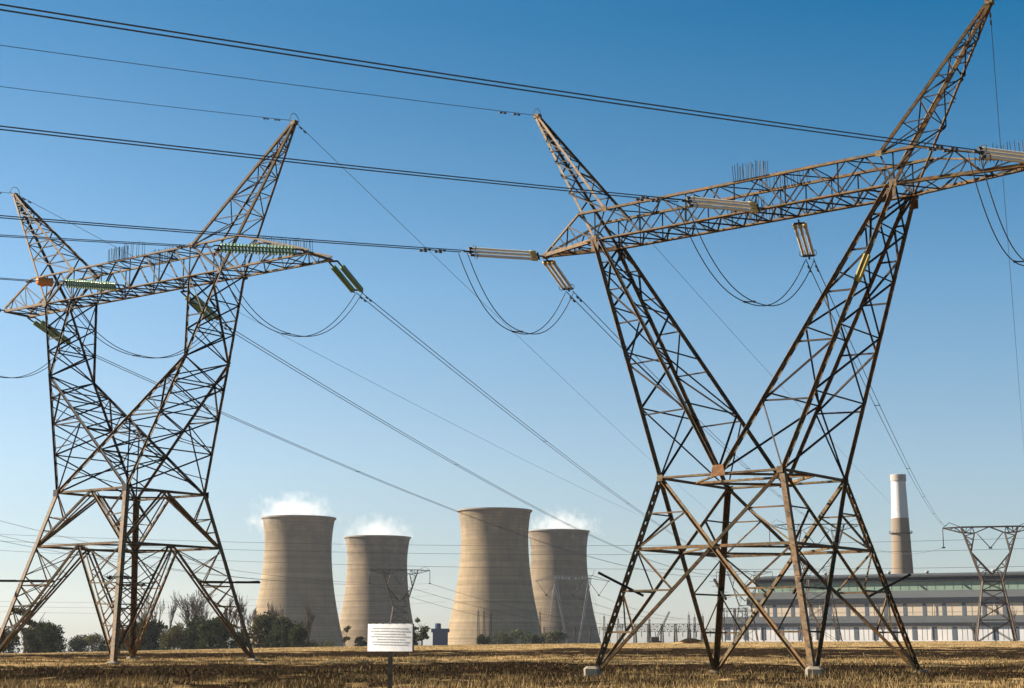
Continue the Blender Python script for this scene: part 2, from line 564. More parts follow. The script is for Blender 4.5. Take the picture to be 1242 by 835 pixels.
CT = [('left', 362.5, 628.5, 1259, 'leftmost cooling tower, tall beige concrete, behind the dark trees with a wide steam plume'),
      ('b', 458, 652, 1351, 'small steaming beige concrete cooling tower standing directly behind the white sign'),
      ('c', 600, 619.5, 1162, 'tallest looking beige cooling tower with no steam above its rim'),
      ('d', 677.5, 644.5, 1444, 'beige cooling tower partly hidden behind the tower without steam')]
ct_top = []
for i, (k, px, py, D, lab) in enumerate(CT):
    top = at(px, py, D)
    scl = {0: 1.04, 2: .97}.get(i, 1.0); zb = top.z - (H_CT + 0.4) * scl
    root = empty('cooling_tower', (top.x, top.y, zb), i * 1.3); root.scale = (scl,) * 3
    tag(root, lab, 'cooling tower', 'cooling towers of the power station')
    if i == 0:
        prof = [(ct_r(z), z) for z in np.linspace(-8, H_CT, 64)]
        inner = [(ct_r(z) - 0.9, z) for z in np.linspace(H_CT, 60, 20)]
        s = MB(); s.lathe(prof, n=96); s.build('shell', M['cooling'], root)
        s = MB(); s.lathe(inner, n=96); s.build('inner_wall', M['dark_inside'], root)
        s = MB(); s.lathe([(ct_r(H_CT) - 0.9, H_CT + 0.003), (ct_r(H_CT) - 0.9, H_CT + 0.5), (ct_r(H_CT) + 0.9, H_CT + 0.5), (ct_r(H_CT) + 0.9, H_CT - 0.6), (ct_r(H_CT) + 0.01, H_CT - 1.1)], n=96, smooth=False)
        s.build('rim', M['lip'], root)
        ct_proto = root
    else:
        for ch in [o for o in list(bpy.data.objects) if o.parent == ct_proto]: copy_tree(ch, root)
    for ch in [o for o in bpy.data.objects if o.parent == root and o.name.startswith('shell')]: ch.color = ((1, 1, 1, 1), (.93, .93, .95, 1), (1.06, 1.05, 1.02, 1), (.80, .79, .80, 1))[i]
    ct_top.append(Vector((top.x, top.y, top.z)))


# ------------------------------------------------------------------ chimney and station building
m, t, b = mat('chimney_concrete', rough=0.9, spec=0.15)
tc = node(t, 'ShaderNodeTexCoord'); sp_ = node(t, 'ShaderNodeSeparateXYZ'); t.links.new(tc.outputs['Object'], sp_.inputs[0])
gt = node(t, 'ShaderNodeMath', operation='GREATER_THAN'); gt.inputs[1].default_value = 72.6; t.links.new(sp_.outputs['Z'], gt.inputs[0])
v = objco(t, (0.25, 0.25, 0.03))
body = mix(t, noise(t, 1.0, 5, 0.6, v), (0.14, 0.107, 0.078), (0.22, 0.18, 0.135))
white = mix(t, noise(t, 1.0, 5, 0.6, v), (0.42, 0.42, 0.43), (0.50, 0.50, 0.50))
t.links.new(mix(t, gt.outputs[0], body, white), b.inputs['Base Color'])
M['chimney'] = m
D = 900
ctop = at(1091.5, 576, D); cbz = gz(at(1096, 776, D).x, D) - 1
hc = ctop.z - cbz
root = empty('chimney', (at(1096, 720, D).x, D, cbz)); tag(root, 'tall tapered power station chimney, white top half above beige concrete', 'chimney')
s = MB(); s.lathe([(6.9, 0), (6.3, 38), (4.15, hc - 2.6)], n=40); s.build('shaft', M['chimney'], root)
M['cap'] = concrete_mat('chimney_cap_grey', (0.30, 0.28, 0.26), 0.5)
s = MB(); s.lathe([(4.2, hc - 4.0), (4.6, hc - 3.9), (4.6, hc - 0.2), (4.3, hc), (3.4, hc), (3.4, hc - 6)], n=40, smooth=False); s.build('cap', M['cap'], root)
zg = at(1095, 647, D).z - cbz
M['dark_metal'] = mat('dark_gallery_metal', (0.07, 0.07, 0.075), 0.7)[0]
s = MB(); s.lathe([(5.4, zg - .25), (6.7, zg - .2), (6.7, zg + .15), (5.3, zg + .15)], n=40, smooth=False)
for q in range(20):
    a = 2 * pi * q / 20; s.bar((6.6 * cos(a), 6.6 * sin(a), zg + .15), (6.6 * cos(a), 6.6 * sin(a), zg + 1.3), .12)
s.lathe([(6.55, zg + 1.2), (6.65, zg + 1.2), (6.65, zg + 1.3), (6.55, zg + 1.3)], n=40, smooth=False)
s.build('gallery', M['dark_metal'], root)


def panel_mat(name, c0, c1, sc_=(0.3, 0.3, 0.05)):
    m, t, b = mat(name, rough=0.9, spec=0.08)
    v = objco(t, sc_)
    t.links.new(mix(t, noise(t, 1.0, 5, 0.65, v), c0, c1), b.inputs['Base Color'])
    return m


M['bwall'] = panel_mat('beige_wall_panel', (0.43, 0.36, 0.27), (0.58, 0.49, 0.38))
M['bwhite'] = panel_mat('white_wall_panel', (0.48, 0.47, 0.455), (0.70, 0.69, 0.67), (0.5, 0.5, 0.1))
M['bgrey'] = panel_mat('grey_sheeting', (0.05, 0.056, 0.06), (0.078, 0.085, 0.09), (0.06, 0.06, 0.5))
M['broof'] = panel_mat('grey_roof_sheet', (0.040, 0.045, 0.050), (0.066, 0.072, 0.077), (0.15, 0.15, 0.15))
M['bgreen'] = panel_mat('green_glazing_band', (0.16, 0.23, 0.18), (0.23, 0.31, 0.25), (0.15, 0.15, 0.3))
M['bdark'] = panel_mat('dark_fascia', (0.017, 0.022, 0.030), (0.032, 0.038, 0.047))
M['bblue'] = panel_mat('blue_grey_window_strip', (0.075, 0.092, 0.115), (0.12, 0.14, 0.165))
M['vent'] = mat('dark_vent', (0.03, 0.03, 0.035), 0.7)[0]

DB = 700.0; PSI = radians(27)
right_base = at(1242, 777, DB)
left_base = None
bdir = Vector((-cos(PSI), sin(PSI), 0))        # along the facade, towards the left end (further away)
# length so that the upper left corner shows at px 910
lo, hi = 50, 400
for _ in range(60):
    L_ = (lo + hi) / 2; p_ = right_base + bdir * L_
    px_ = 621 + FOCAL_PX * p_.x / (p_.y * 0.985)
    if px_ > 910: lo = L_
    else: hi = L_
LB = L_; EXT = 120.0
root = empty('power_station_building', (right_base.x, right_base.y, right_base.z - 2.2), atan2(-bdir.y, -bdir.x))
tag(root, 'long stepped power station hall with green glazing band and white lower wall', 'building')
# local x: 0 at px 1242, negative to the left end, positive beyond the frame; local -y faces the field
X0, X1 = -LB, EXT; z0 = 2.2


def bbox(s, xa, xb, ya, yb, za, zb): s.box(((xa + xb) / 2, (ya + yb) / 2, (za + zb) / 2), (xb - xa, yb - ya, zb - za))


s = MB(); bbox(s, X0 - 13, X1, -9.0, 0, 0, z0 + 6.8); s.build('lower_wall', M['bwhite'], root)
s = MB(); bbox(s, X0, X1, 0.0, 40, 0, z0 + 17.4); s.build('upper_wall', M['bwall'], root)
# lean-to roof with its dark fascia
s = MB(); s.add([(X0 - 14, -9.39, z0 + 7.9), (X1, -9.39, z0 + 7.9), (X1, -0.01, z0 + 11.3), (X0 - 14, -0.01, z0 + 11.3), (X0 - 14, -9.39, z0 + 7.6), (X1, -9.39, z0 + 7.6), (X1, -0.01, z0 + 7.6), (X0 - 14, -0.01, z0 + 7.6)],
                [(0, 1, 2, 3), (5, 4, 7, 6), (4, 5, 1, 0), (3, 7, 4, 0), (1, 5, 6, 2)]); s.build('lean_to_roof', M['broof'], root)
s = MB(); bbox(s, X0 - 14.2, X1, -9.75, -9.4, z0 + 6.5, z0 + 8.0); s.build('lower_fascia', M['bdark'], root)
s = MB(); bbox(s, X0 - 1.5, X1, -0.75, -0.02, z0 + 17.0, z0 + 19.6); s.build('eave_fascia', M['bdark'], root)
s = MB(); s.add([(X0 - 1.2, -0.74, z0 + 19.6), (X1, -0.74, z0 + 19.6), (X1, 3.8, z0 + 23.0), (X0 - 1.2, 3.8, z0 + 23.0), (X0 - 1.2, 3.8, z0 + 17.45), (X0 - 1.2, -.01, z0 + 17.45)], [(0, 1, 2, 3), (0, 3, 4, 5)]); s.build('mid_roof', M['bgrey'], root)
s = MB(); bbox(s, X0 + 3, X1, 3.9, 36, z0 + 17.5, z0 + 27.2); s.build('monitor_glazing', M['bgreen'], root)
s = MB(); bbox(s, X0 + 2, X1, 2.9, 37, z0 + 27.2, z0 + 29.2); s.build('monitor_fascia', M['bdark'], root)
s = MB(); s.add([(X0 + 1.4, 2.2, z0 + 29.2), (X1, 2.2, z0 + 29.2), (X1, 20, z0 + 31.6), (X0 + 1.4, 20, z0 + 31.6), (X1, 38, z0 + 29.2), (X0 + 1.4, 38, z0 + 29.2), (X0 + 1.4, 2.2, z0 + 30.0), (X1, 2.2, z0 + 30.0)],
                [(6, 7, 2, 3), (3, 2, 4, 5), (0, 1, 7, 6), (0, 6, 3, 5)]); s.build('monitor_roof', M['broof'], root)
per = 9.0
xw = X0 + 2.5
while xw < X1 - 3:
    s = MB(); bbox(s, xw, xw + 1.7, -0.12, -0.003, z0 + 11.45, z0 + 16.95); w_ = s.build('window_strip', M['bblue'], root)
    s = MB(); bbox(s, xw - 12.0, xw - 10.2, -9.12, -9.003, z0 + 0.2, z0 + 6.1); s.build('window_strip', M['bblue'], root)
    xw += per
s = MB(); xw = X0 - 12
while xw < X1 - 2:
    s.box((xw, -9.02, z0 + 3.1), (0.14, .05, 6.0)); xw += per / 4
s.build('panel_joints', M['bblue'], root)
s = MB(); xw = X0 + 4.2
while xw < X1 - 2:
    s.box((xw + 2.6, -.04, z0 + 14.2), (0.12, .08, 5.4)); xw += per
for z_ in (z0 + 13.0, z0 + 15.6): s.box(((X0 + X1) / 2, -.045, z_), (X1 - X0 - .4, .06, .1))
M['joint'] = mat('wall_joint', (0.30, 0.255, 0.20), 0.9)[0]; s.build('wall_joints', M['joint'], root)
xw = X0 + 8
while xw < X1 - 4:
    s = MB(); s.tube([(xw, -.35, z0 + 11.4), (xw, -.35, z0 + 16.9)], .16, 6); s.build('downpipe', M['galv'], root); s = MB(); s.tube([(xw, -9.35, z0 + .2), (xw, -9.35, z0 + 6.2)], .16, 6); s.build('downpipe', M['galv'], root); xw += per * 3
s = MB()
for k in range(60):
    x_ = X0 + 3 + k * (X1 - X0 - 6) / 59; s.box((x_, 3.86, z0 + 25.2), (.12, .06, 3.8))
s.box(((X0 + X1) / 2, 3.87, z0 + 25.2), (X1 - X0 - 8, .04, .14)); s.build('glazing_bars', M['bgrey'], root)
for px_ in (1117, 1171):
    xv = (at(px_, 713, DB).x - right_base.x)
    s = MB(); s.bar((xv - 1.0, 3.75, z0 + 25.6), (xv + 1.2, 3.75, z0 + 23.8), 0.7); s.build('vent', M['vent'], root)
for k in range(9):
    s = MB(); xv = X0 + 14 + k * 25 + random.uniform(-6, 6); s.lathe([(0.6, 0), (0.6, 1.2), (1.0, 1.25), (0.9, 1.9), (0.0, 2.2)], c=(xv, 12, z0 + 30.4), n=10); s.build('roof_ventilator', M['galv'], root)

# blue bunker building in the gap between the towers
p = at(534, 783, 1000); root = empty('bunker_building', (p.x, p.y, p.z - 2)); tag(root, 'small blue grey bunker block with cupola beside the tower without steam', 'building')
M['bluewall'] = panel_mat('blue_grey_cladding', (0.03, 0.05, 0.10), (0.045, 0.07, 0.125))
s = MB(); s.box((0, 0, 6.2), (9.4, 9.4, 12.6)); s.box((0, 0, 11.4), (11.4, 10.4, 2.4)); s.build('wall', M['bluewall'], root)
s = MB(); s.lathe([(2.0, 12.5), (2.0, 15.2), (1.7, 15.9), (0, 16.1)], c=(-1.6, 0, 0), n=16); s.build('cupola', M['bluewall'], root)

# ------------------------------------------------------------------ lattice towers
def lattice(mb, a0, a1, b0, b1, n, w, style='Z', horiz=True, g=1.0, wh=None, start=0):
    """Bracing between the chords a0-a1 and b0-b1, n panels; g > 1 makes panels longer towards the far end."""
    a0, a1, b0, b1 = map(Vector, (a0, a1, b0, b1))
    ws = [g ** i for i in range(n)]; tot = sum(ws); ts = [0]
    for x in ws: ts.append(ts[-1] + x / tot)
    A = [a0.lerp(a1, x) for x in ts]; B = [b0.lerp(b1, x) for x in ts]
    for i in range(n):
        if style == 'X' or (i + start) % 2 == 0: mb.angle(A[i], B[i + 1], w)
        if style == 'X' or (i + start) % 2 == 1: mb.angle(B[i], A[i + 1], w, flip=-1)
        if horiz and i > 0: mb.angle(A[i], B[i], wh or w)


def gusset(mb, c, s, n=(0, 1, 0), th=0.03):
    c = Vector(c); n = Vector(n).normalized()
    u = n.cross(Vector((0, 0, 1))); u.normalize()
    mb.bar(c - u * s / 2, c + u * s / 2, s, th, ref=n.cross(u)) if False else mb.bar(c - u * s / 2, c + u * s / 2, th, s, ref=(0, 0, 1))


def footing(mb, x, y, sx=1.0):
    mb.box((x, y, -0.25), (1.05 * sx, 1.05 * sx, 1.4), 0.2, 0.1)


def spikes(mb, p, q, n, h, r=0.012):
    p, q = Vector(p), Vector(q)
    for i in range(n):
        c = p.lerp(q, (i + random.uniform(-.25, .25)) / (n - 1))
        mb.bar(c, c + Vector((random.uniform(-.05, .05), random.uniform(-.05, .05), h * random.uniform(.85, 1.1))), r * 2)


S4 = [(-1, -1), (1, -1), (1, 1), (-1, 1)]


def near_tower():
    cx, cy, phi = 11.64, 73.353, 0.652
    s, w, zw = 5.59, 3.241, 9.237
    xa, b_, z1, xi, z2, xo, z3 = 8.308, 1.124, 22.23, 7.666, 23.806, 9.371, 30.274
    xtl, xtr, xp = 12.35, 15.3, 12.853
    root = empty('transmission_tower', (cx, cy, 0), -phi)
    tag(root, 'big rusty brown V shaped lattice pylon standing in the field on the right', 'pylon', 'big rusty pylons in the field')
    zf = {}
    for sx, sy in S4:
        wx = cx + sx * s * cos(phi) + sy * s * sin(phi); wy = cy - sx * s * sin(phi) + sy * s * cos(phi)
        zf[(sx, sy)] = gz(wx, wy)
    foot = lambda sx, sy, z=0: Vector((sx * (s + (w - s) * z / zw), sy * (s + (w - s) * z / zw), z))
    for sx, sy in S4:
        mb = MB(); p = foot(sx, sy, -0.25); q = foot(sx, sy, zw)
        (mb.laced(p, q, 0.26, ref=(sx, -sy, 0), step=0.5) if sx * sy > 0 else mb.corner(p, q, .25, .03, sx, sy))
        for k in range(26):
            c = p.lerp(q, (k + .5) / 26); mb.bar(c, c + Vector((0.2 * sx * (1 if k % 2 else 0), 0.2 * sy * (0 if k % 2 else 1), 0)), 0.018)
        leg = mb.build('leg', M['steel'], root)
        fb = MB(); fb.box((sx * (s + .05), sy * (s + .05), zf[(sx, sy)] - (.02 if sy < 0 else .3)), (0.76, 0.70, 0.9), 0.42, 0.11); fb.build('footing', M['footing'], leg)
    # four base faces: crossed diagonals, belt and secondary bracing
    tb = s / (s + w); zb = zw * tb
    for i in range(4):
        P_, Q_ = S4[i], S4[(i + 1) % 4]
        mb = MB()
        p0, q0, p1, q1 = foot(*P_), foot(*Q_), foot(*P_, zw), foot(*Q_, zw)
        mb.angle(p0, q1, 0.17); mb.angle(q0, p1, 0.17, flip=-1)
        c = p0.lerp(q1, tb)
        mb.angle(foot(*P_, zb), c, 0.14); mb.angle(c, foot(*Q_, zb), 0.14)
        mb.laced(p1, q1, 0.24, ref=(0, 0, 1), step=1.2)
        for A_, o0, o1 in ((P_, p0, q1), (Q_, q0, p1)):
            for z_ in (2.0, 3.9): mb.angle(foot(*A_, z_), o0.lerp(o1, z_ / zw), 0.085)
            mb.angle(foot(*A_, zb), o0.lerp(o1, 3.9 / zw), 0.08)
            mb.angle(foot(*A_, 3.9), o0.lerp(o1, 2.0 / zw), 0.07)
            om = (q0 if A_ == P_ else p0); on = foot(*A_, zw)
            mid = c.lerp(on, 0.5)
            mb.angle(foot(*A_, zb), mid, 0.085)
            mb.angle(foot(*A_, zb + (zw - zb) * .5), mid, 0.07)
        gusset(mb, c, 0.5, ((P_[0] + Q_[0]), (P_[1] + Q_[1]), 0))
        mb.build('base_bracing', M['steel'], root)
    # plan bracing at belt and waist
    mb = MB()
    for z_, ww in ((zb, .1), (zw, .12)):
        r_ = s + (w - s) * z_ / zw
        mids = [Vector((0, -r_, z_)), Vector((r_, 0, z_)), Vector((0, r_, z_)), Vector((-r_, 0, z_))]
        for i in range(4): mb.angle(mids[i], mids[(i + 1) % 4], ww)
        if z_ == zb: mb.build('belt_frame', M['steel'], root); mb = MB()
    mb.angle((-w, 0, zw), (w, 0, zw), .12)
    for sx, sy in S4: gusset(mb, (sx * w * .98, sy * (w + .17), zw), 0.30, (0, 1, 0), .03)
    for sy in (-1, 1):
        gb = MB(); gb.add([Vector((x, sy * (w + .17) + e, zw + z)) for e in (-.02, .02) for x, z in ((-.40, -.10), (.40, -.10), (.27, .42), (-.27, .42))], [(3, 2, 1, 0), (4, 5, 6, 7), (0, 1, 5, 4), (1, 2, 6, 5), (2, 3, 7, 6), (3, 0, 4, 7)])
        gb.build('gusset_plate', M['plate'], root)
    mb.build('waist_frame', M['steel_rust'], root)
    # the two arms of the V
    for sg in (-1, 1):
        mb = MB(); bb = MB()
        ch = {}
        for sy in (-1, 1):
            ch[(1, sy)] = (Vector((sg * w, sy * w, zw)), Vector((sg * (xa + .05), sy * b_, z1)))
            ch[(0, sy)] = (Vector((sg * 0.12, sy * w, zw + .15)), Vector((sg * (xa - .30), sy * b_, z1)))
        for k, (p, q) in ch.items(): mb.laced(p, q, 0.30, ref=(1, 0, 0.2), step=.8)
        for sy in (-1, 1):
            a, b2 = ch[(1, sy)], ch[(0, sy)]
            lattice(bb, a[0], a[1], b2[0], b2[1], 6, 0.085, 'Z', True, 0.84, .08)
            gusset(mb, a[1] + Vector((-sg * .14, sy * .16, -.4)), 0.45, (0, 1, 0), .03)
        for o_ in (1, 0):
            a, b2 = ch[(o_, -1)], ch[(o_, 1)]
            lattice(bb, a[0], a[1], b2[0], b2[1], 5, 0.085, 'X' if o_ else 'Z', True, 0.84, .08)
        arm = mb.build('mast_arm', M['steel'], root); bb.build('arm_bracing', M['steel_shaded'], arm)
        if sg > 0:
            p, q = ch[(0, -1)]; p, q = ch[(1, -1)]
            mk = MB(); mk.bar(p.lerp(q, .655), p.lerp(q, .75), .20, .285, ref=(1, 0, .2)); mk.build('painted_band', M['yellow'], arm)
    # crossarm
    mb = MB(); br = MB()
    for sy in (-1, 1):
        y = sy * b_
        mb.laced((-xa - .4, y, z1), (xa + .4, y, z1), .24, ref=(0, 0, 1), step=1.6)
        mb.angle((-xa, y, z1), (-xtl, sy * .06, z1), .2); mb.angle((xa, y, z1), (xtr, sy * .06, z1), .2)
        mb.angle((-xo, y, z2), (xo, y, z2), .17)
        mb.angle((-xo, y, z2), (-xtl, sy * .05, z1 + .08), .1); mb.angle((xo, y, z2), (xtr, sy * .05, z1 + .08), .1)
        # front / back webs
        lattice(br, (-xa, y, z1), (xa, y, z1), (-xa, y, z2), (xa, y, z2), 12, .085, 'Z', False)
        lattice(br, (-xa, y, z1), (xa, y, z1), (-xa, y, z2), (xa, y, z2), 12, .07, 'Z', True, 1, .06, 1) if sy > 0 else None
        for k in range(13):
            if k % 2 == 0: x = -xa + 2 * xa * k / 12; br.angle((x, y, z1), (x, y, z2), .07)
        for sg, xt in ((-1, xtl), (1, xtr)):
            lattice(br, (sg * xa, y, z1), (sg * xt, sy * .06, z1), (sg * xo, y, z2), (sg * xt, sy * .06, z1 + .08), 4, .07, 'Z', True, .9)
    lattice(br, (-xa, -b_, z1), (xa, -b_, z1), (-xa, b_, z1), (xa, b_, z1), 11, .08, 'X', True)
    lattice(br, (-xi, -b_, z2), (xi, -b_, z2), (-xi, b_, z2), (xi, b_, z2), 9, .06, 'Z', True)
    for sg, xt in ((-1, xtl), (1, xtr)):
        lattice(br, (sg * xa, -b_, z1), (sg * xt, -.06, z1), (sg * xa, b_, z1), (sg * xt, .06, z1), 5, .07, 'Z', True)
        for sy in (-1, 1): gusset(mb, (sg * xa, sy * (b_ + .14), z1 + .02), .36, (0, 1, 0), .03)
        for sy in (-1, 1): gusset(mb, (sg * xi, sy * (b_ + .11), z2), .3, (0, 1, 0), .03)
        mb.box((sg * xt, 0, z1), (.3, .34, .22))
    arm = mb.build('crossarm', M['steel_rust'], root)
    br.build('crossarm_bracing', M['steel_shaded'], arm)
    # earth wire peaks
    for sg in (-1, 1):
        mb = MB(); ap = Vector((sg * xp, 0, z3))
        base = {}
        for sy in (-1, 1):
            base[(0, sy)] = Vector((sg * xi, sy * b_, z2)); base[(1, sy)] = Vector((sg * xa, sy * b_, z1))
        tops = {k: ap + Vector(((.08 if k[0] else -.08) * sg, k[1] * .08, 0)) for k in base}
        for k in base: mb.angle(base[k], tops[k], .14, flip=k[1] * sg)
        up = {k: (base[k] if k[0] == 0 else Vector((sg * xo, k[1] * b_, z2))) for k in base}
        bb = MB()
        for sy in (-1, 1): lattice(bb, up[(0, sy)], tops[(0, sy)], up[(1, sy)], tops[(1, sy)], 9, .06, 'Z', True, .84)
        for o_ in (0, 1): lattice(bb, up[(o_, -1)], tops[(o_, -1)], up[(o_, 1)], tops[(o_, 1)], 8, .06, 'Z', True, .84)
        for sy in (-1, 1):
            lattice(bb, base[(1, sy)], up[(1, sy)], Vector((sg * xi, sy * b_, z1)), up[(0, sy)], 1, .08, 'X', False)
        mb.box(ap + Vector((0, 0, .06)), (.34, .34, .24))
        mb.tube([ap + Vector((0, .35 * cos(a), .1 + .42 * sin(a))) for a in np.linspace(0, pi, 12)], .018, 5)
        pk = mb.build('earth_wire_peak', M['steel'], root); bb.build('peak_bracing', M['steel_shaded'], pk)
    # bird guards: rows of thin spikes
    for x0_, x1_, y, z, n in ((0.0, 1.9, -b_, z2 + .06, 20), (0.2, 3.0, b_, z2 + .06, 18), (-.6, 1.6, b_, z1 + .06, 16), (-.8, 1.2, -b_ * .3, z1 + .06, 14), (11.9, 15.0, -.45, z1 + .35, 20)):
        mb = MB(); spikes(mb, (x0_, y, z), (x1_, y * (1 if x0_ < 8 else .5), z), n, 0.85, .014); mb.build('bird_guard', M['wire'], root)
    # anti climbing arms
    for sx, sy in S4:
        mb = MB(); c = foot(sx, sy, 4.15)
        o_ = Vector((sx, sy, 0)).normalized()
        a = c - o_ * .9 - Vector((0, 0, .45)); e = c + o_ * 1.25 + Vector((0, 0, .62))
        mb.bar(a, e, .11)
        for k in (.1, .35, .65, .9):
            cc = a.lerp(e, k); tt = Vector((-sy, sx, 0)).normalized()
            mb.tube([cc - tt * .35, cc + tt * .35], .01, 4)
        mb.build('anti_climb_arm', M['steel_shaded'], root)
    # steel cleat clamped on the rear leg
    return root


def R_loc(x, y, z):
    phi = 0.652
    return Vector((11.64 + x * cos(phi) + y * sin(phi), 73.353 - x * sin(phi) + y * cos(phi), z))


def L_loc(x, y, z):
    phi = 0.612
    return Vector((-29.306 + x * cos(phi) + y * sin(phi), 117.523 - x * sin(phi) + y * cos(phi), z))


def left_tower():
    cx, cy, phi = -29.306, 117.523, 0.612
    s, w, zw, zk, k, kb = 6.835, 3.896, 12.65, 22.331, 7.757, 2.221
    xa, x2, b_, z1, xi, z2, z3 = 10.092, 6.798, 1.242, 28.732, 6.886, 31.102, 39.447
    xtl, xtr, xpl, xpr, xol, xor_ = 15.496, 18.927, 16.792, 16.003, 12.103, 11.888
    root = empty('transmission_tower', (cx, cy, 0), -phi)
    tag(root, 'big rusty brown lattice pylon with green insulators on the left of the field', 'pylon', 'big rusty pylons in the field')
    foot = lambda sx, sy, z=0: Vector((sx * (s + (w - s) * z / zw), sy * (s + (w - s) * z / zw), z))
    for sx, sy in S4:
        mb = MB(); p = foot(sx, sy, -.4)
        mb.corner(p, foot(sx, sy, zw), .36, .05, sx, sy)
        leg = mb.build('leg', M['steel'], root)
        wx = cx + sx * s * cos(phi) + sy * s * sin(phi); wy = cy - sx * s * sin(phi) + sy * s * cos(phi)
        fb = MB(); fb.box((sx * s, sy * s, gz(wx, wy) - .2), (0.8, 0.8, .8), .25, .1); fb.build('footing', M['footing'], leg)
    zb = 8.55
    for i in range(4):
        P_, Q_ = S4[i], S4[(i + 1) % 4]; mb = MB()
        pw, qw, pb, qb = foot(*P_, zw), foot(*Q_, zw), foot(*P_, zb), foot(*Q_, zb)
        p0, q0 = foot(*P_, .1), foot(*Q_, .1)
        inn = Vector((-(P_[0] + Q_[0]), -(P_[1] + Q_[1]), 0)).normalized()
        for z_, a, c in ((zw, pw, qw), (zb, pb, qb)):
            mb.angle(a, c, .17); mb.angle(a, c.lerp(a, .5) + inn * .55, .12); mb.angle(c, c.lerp(a, .5) + inn * .55, .12)
        mw, mbt = pw.lerp(qw, .5), pb.lerp(qb, .5)
        for top_, lowa, lowb in ((mw, pb, qb), (mbt, p0, q0)):
            for low in (lowa, lowb):
                mb.angle(top_, low, .16); mb.angle(top_ + inn * .5, low + inn * .25, .12, flip=-1)
        # secondary bracing
        for A_, low in ((P_, pb), (Q_, qb)):
            legp = foot(*A_, zb + (zw - zb) * .55); dm = mw.lerp(low, .5)
            mb.angle(legp, dm, .08); mb.angle(foot(*A_, zw), dm, .1)
            mb.angle(foot(*A_, zb + (zw - zb) * .3), mw.lerp(low, .72), .07)
            mb.angle(legp, mw.lerp(low, .72), .07)
        for A_, low in ((P_, p0), (Q_, q0)):
            lattice(mb, foot(*A_, zb * .97), foot(*A_, .4), mbt + inn * .45, low + inn * .2, 6, .06, 'X', False, .85)
            prev = foot(*A_, zb)
            for f in (.34, .52, .70, .86):
                lz = foot(*A_, zb * (1 - f)); dm = mbt.lerp(low, f)
                mb.angle(lz, dm, .085); mb.angle(prev, dm, .08); prev = lz
        mb.build('base_bracing', M['steel'], root)
    mb = MB()
    for z_ in (zb, zw):
        r_ = s + (w - s) * z_ / zw
        mids = [Vector((0, -r_, z_)), Vector((r_, 0, z_)), Vector((0, r_, z_)), Vector((-r_, 0, z_))]
        for i in range(4): mb.angle(mids[i], mids[(i + 1) % 4], .11)
        if z_ == zb: mb.build('belt_frame', M['steel_shaded'], root); mb = MB()
    for sx, sy in S4: gusset(mb, (sx * w, sy * (w + .2), zw), .5, (0, 1, 0), .04)
    mb.build('waist_frame', M['steel_shaded'], root)
    # cage: each knee goes down to both waist corners of its face
    for sg in (-1, 1):
        mb = MB(); bb = MB()
        kn = {sy: Vector((sg * k, sy * kb, zk)) for sy in (-1, 1)}
        out = {sy: Vector((sg * w, sy * w, zw)) for sy in (-1, 1)}
        inn = {sy: Vector((-sg * w, sy * w, zw)) for sy in (-1, 1)}
        for sy in (-1, 1):
            mb.laced(out[sy], kn[sy], .26, ref=(1, 0, .2), step=1.3)
            mb.laced(inn[sy], kn[sy], .30, ref=(1, 0, .2), step=1.3)
            # panel bracing between the outer and inner member of this face
            lattice(bb, out[sy], out[sy].lerp(kn[sy], .93), kn[sy].lerp(inn[sy], .62), kn[sy].lerp(inn[sy], .05), 4, .11, 'Z', True, .8, .09)
            for f in (.25, .5, .75):
                c = out[sy].lerp(kn[sy], f); d = kn[sy].lerp(inn[sy], .62 * (1 - f)); m_ = c.lerp(d, .5)
                bb.angle(m_, out[sy].lerp(kn[sy], f + .12), .07); bb.angle(m_, kn[sy].lerp(inn[sy], .62 * (1 - f) + .08), .07)
        lattice(bb, out[-1], kn[-1], out[1], kn[1], 4, .11, 'X', True, .85, .1)
        lattice(bb, inn[-1].lerp(kn[-1], .1), kn[-1], inn[1].lerp(kn[1], .1), kn[1], 5, .10, 'X', True, .9, .09)
        # redundant members on the outer side
        for f in (.12, .36, .6, .8):
            a = out[-1].lerp(kn[-1], f); c = out[1].lerp(kn[1], f + .08); m_ = a.lerp(c, .5)
            bb.angle(m_, out[-1].lerp(kn[-1], f + .13), .06); bb.angle(m_, out[1].lerp(kn[1], f), .06)
        # above the knee: a V on each face up to the crossarm
        up = {}
        for sy in (-1, 1):
            up[(1, sy)] = Vector((sg * xa, sy * b_, z1)); up[(0, sy)] = Vector((sg * x2, sy * b_, z1))
            mb.laced(kn[sy], up[(1, sy)], .24, ref=(1, 0, .2), step=1.2); mb.laced(kn[sy], up[(0, sy)], .24, ref=(1, 0, .2), step=1.2)
            a, c = kn[sy], up[(1, sy)]; d = up[(0, sy)]
            bb.angle(a.lerp(c, .5), a.lerp(d, .5), .09); bb.angle(a.lerp(c, .5), d, .09)
        for o_ in (0, 1): lattice(bb, kn[-1], up[(o_, -1)], kn[1], up[(o_, 1)], 3, .11, 'X', True, 1, .1)
        arm = mb.build('mast_arm', M['steel_shaded'] if sg < 0 else M['steel'], root); bb.build('arm_bracing', M['steel_shaded'], arm)
    mb = MB(); br = MB()
    ends = {-1: (xtl, xol, xpl), 1: (xtr, xor_, xpr)}
